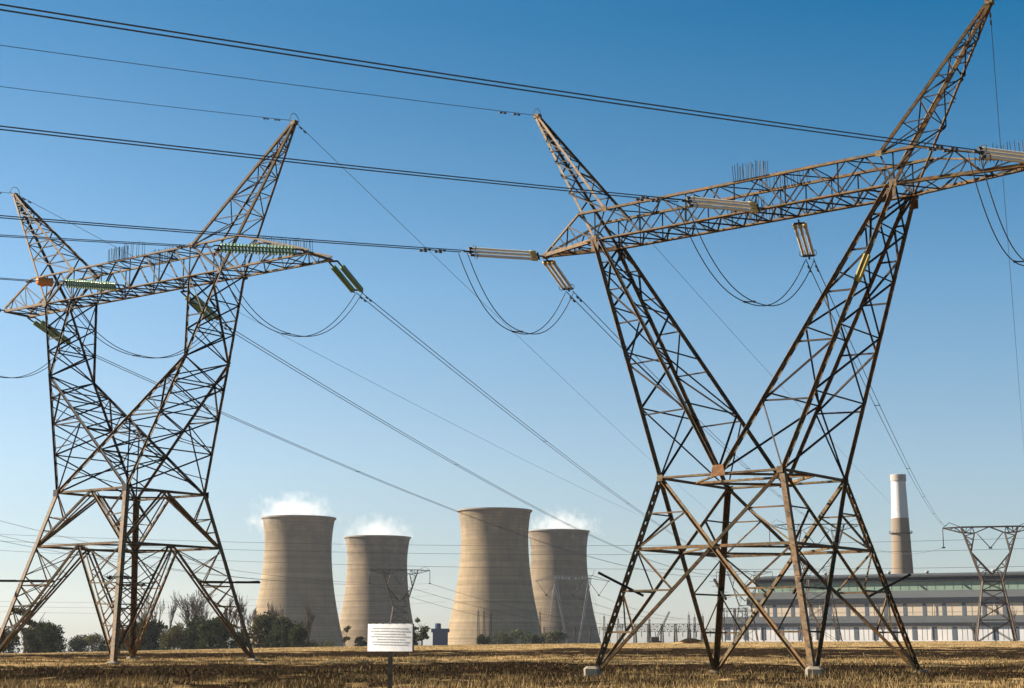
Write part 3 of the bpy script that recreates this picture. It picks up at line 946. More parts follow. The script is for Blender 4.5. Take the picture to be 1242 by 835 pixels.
    for sy in (-1, 1):
        y = sy * b_
        mb.laced((-xa, y, z1), (xa, y, z1), .26, ref=(0, 0, 1), step=1.6)
        mb.angle((-xol, y, z2), (xor_, y, z2), .18)
        lattice(br, (-xa, y, z1), (xa, y, z1), (-xa, y, z2), (xa, y, z2), 12, .14, 'Z', False)
        for q in range(0, 13, 2): x = -xa + 2 * xa * q / 12; br.angle((x, y, z1), (x, y, z2), .1)
        for sg in (-1, 1):
            xt, xo, _ = ends[sg]
            mb.angle((sg * xa, y, z1), (sg * xt, y, z1), .2); mb.angle((sg * xo, y, z2), (sg * xt, y, z1 + .25), .14)
            lattice(br, (sg * xa, y, z1), (sg * xt, y, z1), (sg * xo, y, z2), (sg * xt, y, z1 + .25), 5, .09, 'Z', True, .9)
            br.bar((sg * xi, y, z2), (sg * xa, y, z1), .17)
    lattice(br, (-xa, -b_, z1), (xa, -b_, z1), (-xa, b_, z1), (xa, b_, z1), 12, .1, 'X', True)
    lattice(br, (-xi, -b_, z2), (xi, -b_, z2), (-xi, b_, z2), (xi, b_, z2), 10, .08, 'Z', True)
    for sg in (-1, 1):
        xt = ends[sg][0]
        lattice(br, (sg * xa, -b_, z1), (sg * xt, -b_, z1), (sg * xa, b_, z1), (sg * xt, b_, z1), 4, .09, 'Z', True)
        mb.angle((sg * xt, -b_, z1), (sg * xt, b_, z1), .2)
        for sy in (-1, 1): gusset(mb, (sg * xi, sy * (b_ + .12), z2), .42, (0, 1, 0), .03); gusset(mb, (sg * xa, sy * (b_ + .15), z1), .42, (0, 1, 0), .03)
    arm = mb.build('crossarm', M['steel_rust'], root)
    br.build('crossarm_bracing', M['steel_shaded'], arm)
    for sg in (-1, 1):
        mb = MB(); xt, xo, xp = ends[sg]; ap = Vector((sg * xp, 0, z3)); base = {}; up = {}
        for sy in (-1, 1):
            base[(0, sy)] = Vector((sg * xi, sy * b_, z2)); base[(1, sy)] = Vector((sg * xa, sy * b_, z1))
            up[(0, sy)] = base[(0, sy)]; up[(1, sy)] = base[(1, sy)].lerp(ap, (z2 - z1) / (z3 - z1))
        tops = {q: ap + Vector(((.1 if q[0] else -.1) * sg, q[1] * .1, 0)) for q in base}
        for q in base: mb.angle(base[q], tops[q], .18, flip=q[1] * sg)
        bb = MB()
        for sy in (-1, 1): lattice(bb, up[(0, sy)], tops[(0, sy)], up[(1, sy)], tops[(1, sy)], 8, .085, 'Z', True, .84)
        for o_ in (0, 1): lattice(bb, up[(o_, -1)], tops[(o_, -1)], up[(o_, 1)], tops[(o_, 1)], 8, .08, 'Z', True, .84)
        mb.box(ap, (.4, .4, .3))
        mb.tube([ap + Vector((0, .5 * cos(a), .1 + .6 * sin(a))) for a in np.linspace(0, pi, 12)], .025, 5)
        pk = mb.build('earth_wire_peak', M['steel'], root); bb.build('peak_bracing', M['steel_shaded'], pk)
    for x0_, x1_, y, z, n in ((-2.6, -.3, -b_, z2 + .06, 16), (-.6, 2.6, b_, z2 + .06, 22), (13.2, 18.2, 0, z2 - 1.2, 26), (-2.0, 1.6, -b_, z2 + .06, 12)):
        mb = MB(); spikes(mb, (x0_, y, z), (x1_, y, z - (0.9 if x0_ > 8 else 0)), n, 1.15, .016); mb.build('bird_guard', M['wire'], root)
    # anti climbing frames round each leg
    for sx, sy in S4:
        mb = MB(); c = foot(sx, sy, 6.0)
        o_ = Vector((sx, sy, 0)).normalized(); tt = Vector((-sy, sx, 0)).normalized()
        for q in (-1, 1):
            mb.bar(c - o_ * 2.3 + tt * q * .85, c - o_ * .5 + tt * q * .85, .13); mb.bar(c + o_ * .4 + tt * q * .85 * .7, c + o_ * 2.3 + tt * q * .5, .13)
            mb.bar(c + tt * q * .85 - o_ * .6, c + tt * q * .85 + o_ * .5, .07)
        for f in (-2.1, -1.4, -.7, .7, 1.3, 1.9):
            mb.tube([c + o_ * f - tt * .95, c + o_ * f + tt * .95], .016, 4)
        for q in (-.85, -.5, -.17, .17, .5, .85):
            mb.tube([c - o_ * 2.2 + tt * q + Vector((0, 0, .08)), c + tt * q + Vector((0, 0, -.06)), c + o_ * 2.2 + tt * q * .8 + Vector((0, 0, .1))], .016, 4)
        mb.build('anti_climb_frame', M['steel_shaded'], root)
    return root


near_tower()
left_tower()

# ------------------------------------------------------------------ wires and insulator strings
def sag_curve(p, q, S, n=60, u0=0.0, u1=1.0):
    return [p.lerp(q, u) - Vector((0, 0, 4 * S * u * (1 - u))) for u in np.linspace(u0, u1, n)]


def side_of(d):
    sd = Vector((d.y, -d.x, 0)); sd.normalize(); return sd


def spacer_box(mb, c, sd, half, d):
    mb.bar(c - sd * half, c + sd * half, .05)
    for q in (-1, 1): mb.bar(c + sd * q * half - d * .09, c + sd * q * half + d * .09, .085)


def conductor(name, label, group, p, q, S, u0, u1, half, r, dampers=True, spacers=0, n=60, single=False, clamp=False):
    """A span: one wire, or a bundle of two wires held apart by spacers."""
    pts = sag_curve(p, q, S, n, u0, u1); d = (pts[1] - pts[0]).normalized(); sd = side_of(d)
    root = empty(name, pts[0]); tag(root, label, 'power line' if not single or name == 'conductor' else 'earth wire', group)
    o = pts[0]
    for sg in ((0,) if single else (-1, 1)):
        mb = MB(); w_ = [pt - o + sd * sg * half for pt in pts]; mb.tube(w_, r, 5)
        if dampers:
            for f in (1.4, 2.3):
                c = w_[0] + d * f + Vector((0, 0, -.09))
                mb.bar(c - d * .22, c - d * .06, .085); mb.bar(c + d * .06, c + d * .22, .085); mb.bar(c - d * .2, c + d * .2, .025); mb.bar(c, c + Vector((0, 0, .1)), .035)
        mb.build('wire', M['wire'], root)
    if spacers and not single:
        for i in range(spacers):
            j = int((i + 1) * (n - 1) / (spacers + 1)); mb = MB(); spacer_box(mb, pts[j] - o, sd, half, d); mb.build('spacer', M['fitting'], root)
    return pts, sd, root


def rod_string(p, d, L, label, sep_axis, group, sep=.17, count=3, lead=.55):
    """Three long porcelain rods between yoke plates, from the tower attachment p outwards along d."""
    d = d.normalized(); root = empty('insulator_string', p); tag(root, label, 'insulator', group)
    ax = Vector(sep_axis).normalized(); ax = (ax - d * ax.dot(d)).normalized()
    mb = MB(); mb.bar((0, 0, 0), d * (lead * .8), .07); mb.bar(d * lead * .75 - ax * sep * 1.1, d * lead * .75 + ax * sep * 1.1, .09); mb.build('yoke_plate', M['fitting'], root)
    for k in range(count):
        o_ = ax * sep * (k - (count - 1) / 2); a = d * lead + o_
        prof = [(0.0, 0)]
        n_ = 42; body = L - lead - .75
        for i in range(n_):
            z = .12 + body * i / n_; prof += [(.055, z), (.085, z + body / n_ * .45), (.058, z + body / n_ * .9)]
        prof.append((0, .12 + body))
        mb = MB(); mb.lathe(prof, c=a, n=8, axis=d); rd = mb.build('insulator_rod', M['rod'], root)
        mb = MB(); mb.lathe([(0, -.02), (.11, 0), (.11, .34), (0, .36)], c=a, n=8, axis=d); mb.build('end_cap', M['gold'], rd)
        mb = MB(); e = a + d * (body + .12); mb.lathe([(0, 0), (.07, .02), (.07, .22), (0, .24)], c=e, n=8, axis=d); mb.build('end_cap', M['fitting'], rd)
    mb = MB(); e = d * (L - .42)
    mb.bar(e - ax * sep * 1.2, e + ax * sep * 1.2, .1); mb.bar(e, d * L, .08)
    nrm = d.cross(ax)
    for q in (-1, 1):
        c = d * (L - .75) + ax * q * sep * 1.1
        mb.tube([c + (nrm * cos(a) + ax * sin(a)) * .17 for a in np.linspace(0, 2 * pi, 14)], .02, 5, cap=False)
    mb.build('line_yoke', M['fitting'], root)
    return p + d * L


def disc_string(p, d, L, label, sep_axis, group, sep=.32, count=2, lead=1.3, discs=20):
    d = d.normalized(); root = empty('insulator_string', p); tag(root, label, 'insulator', group)
    ax = Vector(sep_axis).normalized(); ax = (ax - d * ax.dot(d)).normalized()
    mb = MB()
    mb.bar((0, 0, 0), d * .35, .1); mb.bar(d * .35 - ax * sep, d * .35 + ax * sep, .12)
    for q in (-1, 1): mb.bar(d * .35 + ax * q * sep, d * lead + ax * q * sep, .09)
    mb.build('yoke_plate', M['fitting'], root)
    body = L - lead - .5; pit = body / discs
    for k in (-1, 1):
        prof = [(0, 0)]
        for i in range(discs):
            z = i * pit; prof += [(.05, z), (.06, z + pit * .4), (.215, z + pit * .55), (.225, z + pit * .72), (.08, z + pit * .8), (.05, z + pit * .98)]
        prof.append((0, body))
        mb = MB(); mb.lathe(prof, c=d * lead + ax * k * sep, n=12, axis=d); mb.build('glass_disc_stack', M['glass'], root)
    mb = MB(); e = d * (L - .5)
    mb.bar(e - ax * sep, e + ax * sep, .12)
    for q in (-1, 1): mb.bar(e + ax * q * sep, d * L + ax * q * sep, .08)
    mb.build('line_yoke', M['fitting'], root)
    return p + d * L


def jumper(p, q, S, half, r, label, group, sp=.55):
    pts = [p.lerp(q, u) - Vector((0, 0, S * (1 - abs(2 * u - 1) ** 2.3))) for u in np.linspace(0, 1, 36)]
    hd = q - p; sd = side_of(hd)
    root = empty('jumper_loop', p); tag(root, label, 'power line', group)
    for sg in (-1, 1):
        mb = MB(); mb.tube([x - p + sd * sg * half * (1 if sg > 0 else 1) + hd.normalized() * sg * .12 for x in pts], r, 5); mb.build('wire', M['wire'], root)
    j = int(sp * 35); d = (pts[j + 1] - pts[j]).normalized()
    mb = MB(); spacer_box(mb, pts[j] - p + d * 0, sd + hd.normalized() * (.12 / max(half, .01)), half, d); mb.build('spacer', M['fitting'], root)


UP = Vector((0, 0, 1))
SPAN_IN = 280.0


def incoming_end(p, az, S_unused=6):
    return p + Vector((-cos(radians(az)) * SPAN_IN, -sin(radians(az)) * SPAN_IN, 0))


# right pylon, spans coming in over the left of the picture
GI = 'lines arriving at the right pylon'; GO = 'lines leaving the right pylon'
spec = [('right', R_loc(15.3, -.15, 22.2), 32.4, 'right arm', 7), ('mid', R_loc(1.7, -1.25, 22.2), 33.0, 'crossarm middle', 0), ('left', R_loc(-12.35, -.1, 22.2), 33.2, 'left arm tip', 0)]
R_in = {}
for k, p, az, lab, _ in spec:
    q = incoming_end(p, az); L_str = 5.2
    pts = sag_curve(p, q, 6, 400)
    d = (pts[4] - pts[0]).normalized()
    e = rod_string(p, d, L_str, {'right': 'white rod insulator on the far right arm tip of the right pylon, level', 'mid': 'white rod insulator lying level in front of the right pylon\'s crossarm middle', 'left': 'white rod insulator pulling level from the left arm tip of the right pylon'}[k], UP + side_of(d) * .35, 'rod insulators of the right pylon', .21)
    u = L_str / SPAN_IN
    pt, sd, _r = conductor('conductor_pair', {'right': 'topmost thick pair of black wires crossing the whole sky', 'mid': 'second pair of black wires, ending at the middle of the right pylon\'s crossarm', 'left': 'pair of black wires ending at the left arm tip of the right pylon'}[k], GI, p, q, 6, u, 1.0, .19, .027, True, 0, 90)
    R_in[k] = (pt[0], pt[3])
for sg, az, lab in ((-1, 32.7, 'thin earth wire ending at the right pylon\'s left peak'), (1, 33.6, 'thin earth wire ending at the right pylon\'s tall right peak')):
    p = R_loc(sg * 12.853, 0, 30.4); conductor('earth_wire', lab, 'thin earth wires of the right pylon', p, incoming_end(p, az), 6, 0, 1, 0, .017, True, 0, 70, single=True)

# outgoing
outs = [('left', R_loc(-12.35, .1, 22.1), at(1003, 640, 400), 2.0, 'left arm tip'), ('mid', R_loc(2.3, 1.15, 22.05), at(1147, 639, 410), 2.4, 'crossarm middle'), ('right', R_loc(15.2, .15, 22.1), at(1262, 639, 405), 2.5, 'right arm tip')]
for k, p, q, S, lab in outs:
    pts = sag_curve(p, q, S, 600); L_str = 4.4
    d = (q - p).normalized(); tot = (q - p).length; L_str = {'left': 6.0, 'mid': 5.0, 'right': 5.0}[k]
    d = (sag_curve(p, q, S, 600)[8] - p + Vector((0, 0, -.75 if k != 'left' else -.35))).normalized()
    e = rod_string(p, d, L_str, {'left': 'porcelain rod insulator sloping down from the left arm tip of the right pylon', 'mid': 'three rod insulator hanging under the middle of the right pylon\'s crossarm', 'right': 'rod insulator sloping away beyond the right arm tip of the right pylon'}[k], side_of(d), 'rod insulators of the right pylon', .25, 3)
    pt, sd, _r = conductor('conductor_pair', {'left': 'pair of wires running down from the right pylon\'s left arm through its frame', 'mid': 'pair of wires from the right pylon\'s middle to the far pylon before the station', 'right': 'pair of wires leaving the right pylon\'s right arm'}[k], GO, e, q, S, 0, 1, .2, .026, True, 5, 70)
    a = R_in[k]
    if k != 'right' or True:
        jumper(a[0] + Vector((0, 0, -.1)), pt[0] + Vector((0, 0, -.1)), 3.3 if k == 'left' else 3.5, .2, .027, {'left': 'hanging loop of two wires under the left arm of the right pylon', 'mid': 'hanging loop of two wires between the arms of the right pylon', 'right': 'hanging loop of two wires under the right arm of the right pylon'}[k], 'jumper loops of the right pylon', .5)
p = R_loc(-12.853, 0, 30.4); conductor('earth_wire', 'thin earth wire falling from the right pylon\'s left peak through its frame', 'thin earth wires of the right pylon', p, at(1110, 640, 470), 0.8, 0, 1, 0, .017, True, 0, 50, single=True)
p = R_loc(12.853, 0, 30.4); conductor('earth_wire', 'thin earth wire hanging steeply from the right pylon\'s tall right peak', 'thin earth wires of the right pylon', p, at(1249, 632, 410), 2.5, 0, 1, 0, .017, True, 0, 50, single=True)

# left pylon
GL = 'lines arriving at the left pylon'; GLO = 'lines leaving the left pylon'
L_in = {}
for k, p, az, lab in (('right', L_loc(18.9, -1.3, 28.85), 30.2, 'right arm tip'), ('mid', L_loc(0, -1.35, 28.75), 39.7, 'crossarm middle'), ('left', L_loc(-15.5, -1.3, 28.85), 34, 'left arm tip')):
    q = incoming_end(p, az); d = (sag_curve(p, q, 6, 400)[5] - p).normalized(); Ls = {'right': 7.0, 'mid': 5.6, 'left': 6.5}[k]
    e = disc_string(p, d, Ls, {'right': 'green glass insulator lying along the right arm of the left pylon', 'mid': 'green glass insulator lying along the middle of the left pylon\'s crossarm', 'left': 'green glass insulator pulling left from the left arm of the left pylon'}[k], UP + side_of(d) * .3, 'green insulators of the left pylon', .16, 2, 1.0, 22)
    pt, sd, r_ = conductor('conductor_pair', {'right': 'pair of wires ending at the right arm of the left pylon', 'mid': 'pair of wires with an orange sleeve ending at the left pylon\'s middle', 'left': 'pair of wires leaving the picture left of the left pylon'}[k], GL, p, q, 6, Ls / SPAN_IN, 1.0, .2, .030, True, 0, 90)
    L_in[k] = pt[0]
    if k == 'mid':
        mb = MB(); dd = (pt[1] - pt[0]).normalized(); c = dd * .9
        mb.tube([dd * .55, dd * .6, dd * .95, dd * 1.3, dd * 1.75, dd * 1.8], [.06, .36, .30, .40, .26, .06], 9, smooth=False); mb.build('warning_sleeve', M['orange'], r_)
for k, p, q, S, lab in (('right', L_loc(18.9, 1.25, 28.8), at(915, 694, 650), 4.5, 'right arm'), ('mid', L_loc(3.4, 1.25, 28.6), at(905, 695, 650), 8.0, 'middle'), ('left', L_loc(-15.5, 1.25, 28.8), at(895, 696, 650), 8.0, 'left arm')):
    Ls = 6.6; d = (sag_curve(p, q, S, 600)[8] - p + Vector((0, 0, -.9))).normalized()
    e = disc_string(p, d, Ls, {'right': 'green glass insulator hanging from the right arm tip of the left pylon', 'mid': 'green glass insulator sloping down behind the right arm of the left pylon\'s V', 'left': 'green glass insulator sloping down behind the left arm of the left pylon\'s V'}[k], side_of(d), 'green insulators of the left pylon', .34, 2, 1.4, 20)
    pt, sd, r_ = conductor('conductor_pair', {'right': 'pair of wires from the left pylon\'s right arm tip, highest over the cooling towers', 'mid': 'pair of wires from the left pylon\'s middle, crossing above the cooling tower without steam', 'left': 'pair of wires from the left pylon\'s left arm, lowest across the cooling tower without steam'}[k], GLO, e, q, S, 0, 1, .22, .032, True, 6, 80)
    jumper(L_in[k] + Vector((0, 0, -.1)), pt[0] + Vector((0, 0, -.1)), 4.6 if k == 'right' else 4.2, .22, .031, {'right': 'hanging wire loop under the right arm of the left pylon', 'mid': 'hanging wire loop between the arms of the left pylon', 'left': 'hanging wire loop at the left edge beside the left pylon'}[k], 'jumper loops of the left pylon', .5)
for x, z, az, lab in ((16.0, 39.6, 33.1, 'thin earth wire ending at the left pylon\'s right peak'), (-16.79, 39.6, 34.5, 'thin earth wire ending at the left pylon\'s left peak')):
    p = L_loc(x, 0, z); conductor('earth_wire', lab, 'thin earth wires of the left pylon', p, incoming_end(p, az), 6, 0, 1, 0, .021, True, 0, 60, single=True)
p = L_loc(16.0, 0, 39.6); conductor('earth_wire', 'thin earth wire sloping down from the left pylon\'s right peak', 'thin earth wires of the left pylon', p, at(905, 655, 650), 2.0, 0, 1, 0, .021, True, 0, 60, single=True)
p = L_loc(-16.79, 0, 39.6); conductor('earth_wire', 'thin earth wire sloping down from the left pylon\'s left peak', 'thin earth wires of the left pylon', p, at(890, 672, 650), 2.5, 0, 1, 0, .021, True, 0, 60, single=True)


# ------------------------------------------------------------------ far pylons
def far_pylon(label, base, H, rz, mat_='steel_far', wd=.32, body=True):
    """Smaller suspension pylon: crossarm on a V over a tapered body; H is crossarm height."""
    k = H / 30.6; root = empty('suspension_pylon', base, rz); tag(root, label, 'pylon', 'distant pylons')
    zc, hw, vx, zwst, ww, bs, dep = 30.6 * k, 12.3 * k, 7.4 * k, 16 * k, 2.6 * k, 5.2 * k, 1.0 * k
    W = wd
    mb = MB(); zt = zc + 1.0 * k
    for sy in (-1, 1):
        mb.bar((-vx, sy * dep, zc - 1.2 * k), (vx, sy * dep, zc - 1.2 * k), W * .6) if False else None
        mb.bar((-hw, sy * .2, zc), (-vx, sy * dep, zc + .2 * k), W * .7); mb.bar((vx, sy * dep, zc + .2 * k), (hw, sy * .2, zc), W * .7)
        mb.bar((-vx, sy * dep, zc + .2 * k), (vx, sy * dep, zc + .2 * k), W * .8)
        for sg in (-1, 1):
            mb.bar((sg * hw, sy * .2, zc), (sg * vx, sy * dep, zc - 1.3 * k), W * .6)
            mb.bar((sg * vx, sy * dep, zc - 1.3 * k), (sg * (vx - 3.4 * k), sy * dep, zc - 1.5 * k), W * .6)
            mb.bar((sg * (vx - 3.4 * k), sy * dep, zc - 1.5 * k), (sg * (vx - 7 * k) * .4, sy * dep, zc + .1 * k), W * .5)
            lattice(mb, (sg * hw, sy * .2, zc), (sg * vx, sy * dep, zc + .2 * k), (sg * hw, sy * .2, zc - .1), (sg * vx, sy * dep, zc - 1.3 * k), 3, W * .4, 'Z')
            lattice(mb, (sg * vx, sy * dep, zc + .2 * k), (sg * (vx - 4.4 * k), sy * dep, zc + .2 * k), (sg * vx, sy * dep, zc - 1.3 * k), (sg * (vx - 3.4 * k), sy * dep, zc - 1.5 * k), 3, W * .4, 'Z')
            mb.bar((sg * (hw - 1.8 * k), 0, zc + 1.5 * k), (sg * hw, 0, zc), W * .4); mb.bar((sg * (hw - 1.8 * k), 0, zc + 1.5 * k), (sg * vx, 0, zc + .2 * k), W * .4)
    mb.build('crossarm', M[mat_], root)
    for sg in (-1, 1):
        mb = MB()
        for sy in (-1, 1):
            top = Vector((sg * vx, sy * dep, zc)); wst = Vector((sg * ww, sy * ww, zwst)); ap = Vector((0, sy * dep * 1.6, zwst + 1.8 * k))
            kn = top.lerp(wst, .46)
            mb.bar(wst, top, W); mb.bar(ap, kn, W * .9); mb.bar(kn, (sg * (vx - 3.4 * k), sy * dep, zc - 1.5 * k), W * .7)
            lattice(mb, kn, top, kn, (sg * (vx - 3.4 * k), sy * dep, zc - 1.5 * k), 3, W * .4, 'Z')
            lattice(mb, wst, kn, ap, kn, 4, W * .4, 'Z')
        mb.build('mast_arm', M[mat_], root)
    mb = MB()
    c4 = [(sx * ww, sy * ww, zwst) for sx, sy in S4]; f4 = [(sx * bs, sy * bs, -.5) for sx, sy in S4]
    for i in range(4):
        mb.bar(c4[i], f4[i], W); mb.bar(c4[i], c4[(i + 1) % 4], W * .7)
        lattice(mb, c4[i], f4[i], c4[(i + 1) % 4], f4[(i + 1) % 4], 4, W * .5, 'X', True, 1.35)
    mb.build('body', M[mat_], root)
    # suspension strings
    pts = {}
    for x in (-hw, hw):
        mb = MB(); mb.tube([(x, 0, zc), (x, 0, zc - 5.2 * k)], .13, 6); mb.box((x, 0, zc - 5.3 * k), (.9, .5, .35)); mb.build('suspension_string', M['fitting'], root)
    mb = MB(); yk = (0, 0, zc - 5.6 * k)
    for sg in (-1, 1): mb.tube([(sg * 3.4 * k, 0, zc - 1.5 * k), yk], .13, 6)
    mb.box(yk, (.9, .5, .35)); mb.build('suspension_string', M['fitting'], root)
    rot = Matrix.Rotation(rz, 3, 'Z')
    return [Vector(base) + rot @ Vector((x, 0, z)) for x, z in ((-hw, zc - 5.3 * k), (0, zc - 5.6 * k), (hw, zc - 5.3 * k))]


def on_ground(px, dist):
    p = at(px, 778, dist); return Vector((p.x, p.y, gz(p.x, p.y)))


b1 = on_ground(1208, 410); a1 = far_pylon('far brown V pylon standing in front of the station on the right', b1, at(1208, 640, 410).z - b1.z, -.25, wd=.36)
b2 = on_ground(995, 470); a2 = far_pylon('far pylon seen through the frame of the right pylon', b2, at(995, 637, 470).z - b2.z, -.1, 'steel_far', .2)
b3 = on_ground(484, 640); a3 = far_pylon('far dark pylon in front of the small steaming tower behind the sign', b3, at(484, 692, 640).z - b3.z, .12, wd=.3)
b5 = on_ground(905, 655); a5 = far_pylon('far pylon behind the left legs of the right pylon', b5, at(905, 694, 655).z - b5.z, -.1, 'steel_far', .2)


def guyed_pylon(label, base, H, rz):
    root = empty('guyed_pylon', base, rz); tag(root, label, 'pylon', 'distant pylons')
    k = H / 27.; W = .26
    for sg in (-1, 1):
        mb = MB(); p = Vector((sg * 2.2 * k, 0, -.4)); q = Vector((sg * 7 * k, 0, 26 * k))
        for sx, sy in S4: mb.bar(p + Vector((sx * .2, sy * .2, 0)), q + Vector((sx * .55, sy * .55, 0)), W * .6)
        for i in range(4):
            a, c = S4[i], S4[(i + 1) % 4]
            lattice(mb, p + Vector((a[0] * .2, a[1] * .2, 0)), q + Vector((a[0] * .55, a[1] * .55, 0)), p + Vector((c[0] * .2, c[1] * .2, 0)), q + Vector((c[0] * .55, c[1] * .55, 0)), 14, W * .5, 'Z', True)
        mb.build('mast', M['galv'], root)
    mb = MB()
    for sg in (-1, 1):
        for sy in (-1, 1):
            mb.bar((0, sy * .6, 26.5 * k), (sg * 8 * k, sy * .6, 26.9 * k), W * .7); mb.bar((0, sy * .6, 25.2 * k), (sg * 8 * k, sy * .6, 25.7 * k), W * .7)
            mb.bar((sg * 8 * k, sy * .6, 26.9 * k), (sg * 15 * k, 0, 24.6 * k), W * .7); mb.bar((sg * 8 * k, sy * .6, 25.7 * k), (sg * 15 * k, 0, 24.5 * k), W * .6)
            lattice(mb, (0, sy * .6, 26.5 * k), (sg * 8 * k, sy * .6, 26.9 * k), (0, sy * .6, 25.2 * k), (sg * 8 * k, sy * .6, 25.7 * k), 6, W * .5, 'Z')
        mb.bar((sg * 8 * k, 0, 26.9 * k), (sg * 9 * k, 0, 29.3 * k), W * .6)
    mb.build('crossarm', M['galv'], root)
    for x in (-10.5, 0, 10.5):
        mb = MB()
        for sg in (-1, 1): mb.tube([((x + sg * 4.2) * k, 0, 25 * k), (x * k, 0, 19.2 * k)], .11, 6)
        mb.box((x * k, 0, 19.1 * k), (.9, .6, .5)); mb.build('suspension_string', M['fitting'], root)
    mb = MB()
    for sg in (-1, 1):
        for sy in (-1, 1): mb.tube([(sg * 7 * k, 0, 25 * k), (sg * 12 * k, sy * 13 * k, -.5)], .05, 4)
    mb.build('guy_wires', M['galv'], root)
    return [Vector(base) + Vector((x * k, 0, 19 * k)) for x in (-10.5, 0, 10.5)]


b4 = on_ground(695, 650); a4 = guyed_pylon('far pale grey guyed pylon in front of the tower behind the tower without steam', b4, at(695, 698, 650).z - b4.z, .05)

# distant spans
GD = 'distant power lines'


def span(label, p, q, S, r=.04, pair=.28, sp=0, n=50):
    conductor('conductor_pair', label, GD, p, q, S, 0, 1, pair, r, False, sp, n)


trip = [((-300, 640), (1300, 655), 'upper', 644), ((-300, 647), (1300, 668), 'middle', 0), ((-300, 656), (1300, 690), 'lower', 0)]
for (l, r, nm, _) in trip:
    p = at(l[0], l[1] - 8, 560); q = at(r[0], r[1] - 4, 480)
    conductor('conductor', {'upper': 'highest of the three level wires running across all four cooling towers', 'middle': 'middle one of the three level wires across all four cooling towers', 'lower': 'lowest of the three level wires running across all four cooling towers'}[nm], GD, p, q, 5.5, 0, 1, 0, .055, False, 0, 70, single=True)
conductor('conductor', 'wire sagging past the chimney to the far pylon at the right', GD, a2[2], a1[0], 2.2, 0, 1, 0, .04, False, 0, 30, single=True)
for j, nm in enumerate(('upper', 'middle', 'lower')):
    p = at(-120, (598, 620, 630)[j], 420)
    span({'upper': 'upper wire pair sloping from the left edge to the pylon behind the sign', 'middle': 'middle wire pair sloping from the left edge to the pylon behind the sign', 'lower': 'lower wire pair sloping from the left edge to the pylon behind the sign'}[nm], p, a3[j], (5, 6, 6)[j], .03, .28, 3)
    span({'upper': 'left pair of wires from the pylon behind the sign to the switchyard', 'middle': 'middle pair of wires from the pylon behind the sign to the switchyard', 'lower': 'right pair of wires from the pylon behind the sign to the switchyard'}[nm], a3[j], at((640, 690, 730)[j], 757, 760), 2.0, .035, .3, 1)
    span({'upper': 'left pair of wires from the guyed pylon down to the switchyard', 'middle': 'middle pair of wires from the guyed pylon down to the switchyard', 'lower': 'right pair of wires from the guyed pylon down to the switchyard'}[nm], a4[j], at((790, 825, 850)[j], 752, 760), 2.5, .035, .3, 1)
    p = at(-120, (726, 732, 738)[j], 620)
    span({'upper': 'upper faint wire pair low above the trees at the left', 'middle': 'middle faint wire pair low above the trees at the left', 'lower': 'lower faint wire pair low above the trees at the left'}[nm], p, at((520, 530, 540)[j], (715, 722, 730)[j], 720), 3.5, .03, .3, 2)

# ------------------------------------------------------------------ switchyard
DS = 640
GS = 'steel masts of the switchyard'


def mast(px, ptop, label, dist=DS, w0=.55, mat_='steel_far', h=None):
    b = on_ground(px, dist); H = at(px, ptop, dist).z - b.z
    root = empty('switchyard_mast', b); tag(root, label, 'mast', GS)
    mb = MB()
    for sx, sy in S4: mb.bar((sx * w0, sy * w0, -.5), (sx * w0 * .45, sy * w0 * .45, H * .9), .14)
    for i in range(4):
        a, c = S4[i], S4[(i + 1) % 4]
        lattice(mb, (a[0] * w0, a[1] * w0, 0), (a[0] * w0 * .45, a[1] * w0 * .45, H * .9), (c[0] * w0, c[1] * w0, 0), (c[0] * w0 * .45, c[1] * w0 * .45, H * .9), 9, .09, 'Z')
    mb.bar((0, 0, H * .88), (0, 0, H), .12); mb.build('lattice', M[mat_], root)
    return root


masts = [(733, 744, 'switchyard mast just left of the right pylon\'s left leg'), (750, 747, 'switchyard mast crossing the right pylon\'s left leg'), (788, 748, 'switchyard mast left of the leaning crane boom'), (836, 742, 'tallest slim switchyard mast above the dirt mound'), (843, 745, 'slim mast just right of the tallest switchyard mast'), (853, 744, 'switchyard mast left of the right pylon\'s rear legs'),
         (580, 737, 'left one of three masts in front of the tower without steam'), (587, 737, 'middle one of three masts in front of the tower without steam'), (595, 740, 'right one of three masts in front of the tower without steam'), (655, 738, 'slim mast in the gap before the rear cooling tower')]
for px, pt_, lab in masts: mast(px, pt_, lab)


def gantry(pxa, pxb, ptop, label, dist, cols):
    a, c = on_ground(pxa, dist), on_ground(pxb, dist); H = at(pxa, ptop, dist).z - a.z; L = c.x - a.x
    root = empty('switchyard_gantry', a); tag(root, label, 'gantry', 'gantries of the switchyard')
    mb = MB()
    for sy in (-.6, .6):
        for z in (H, H - 1.3): mb.bar((-.6, sy, z), (L + .6, sy, z), .16)
        lattice(mb, (0, sy, H), (L, sy, H), (0, sy, H - 1.3), (L, sy, H - 1.3), int(L / 1.5), .1, 'Z', True)
    mb.build('beam', M['steel_far'], root)
    for k in range(cols):
        x = L * k / (cols - 1); mb = MB()
        for sx, sy in S4: mb.bar((x + sx * .7, sy * .9, -.6), (x + sx * .35, sy * .5, H), .15)
        lattice(mb, (x - .7, -.9, 0), (x - .35, -.5, H), (x + .7, -.9, 0), (x + .35, -.5, H), 7, .1, 'X')
        mb.build('column', M['steel_far'], root)
    for k in range(max(3, int(L / 6))):
        x = L * (k + .5) / max(3, int(L / 6)); mb = MB(); mb.tube([(x, 0, H - 1.3), (x, 0, H - 3.6)], .16, 6); mb.build('insulator', M['fitting'], root)


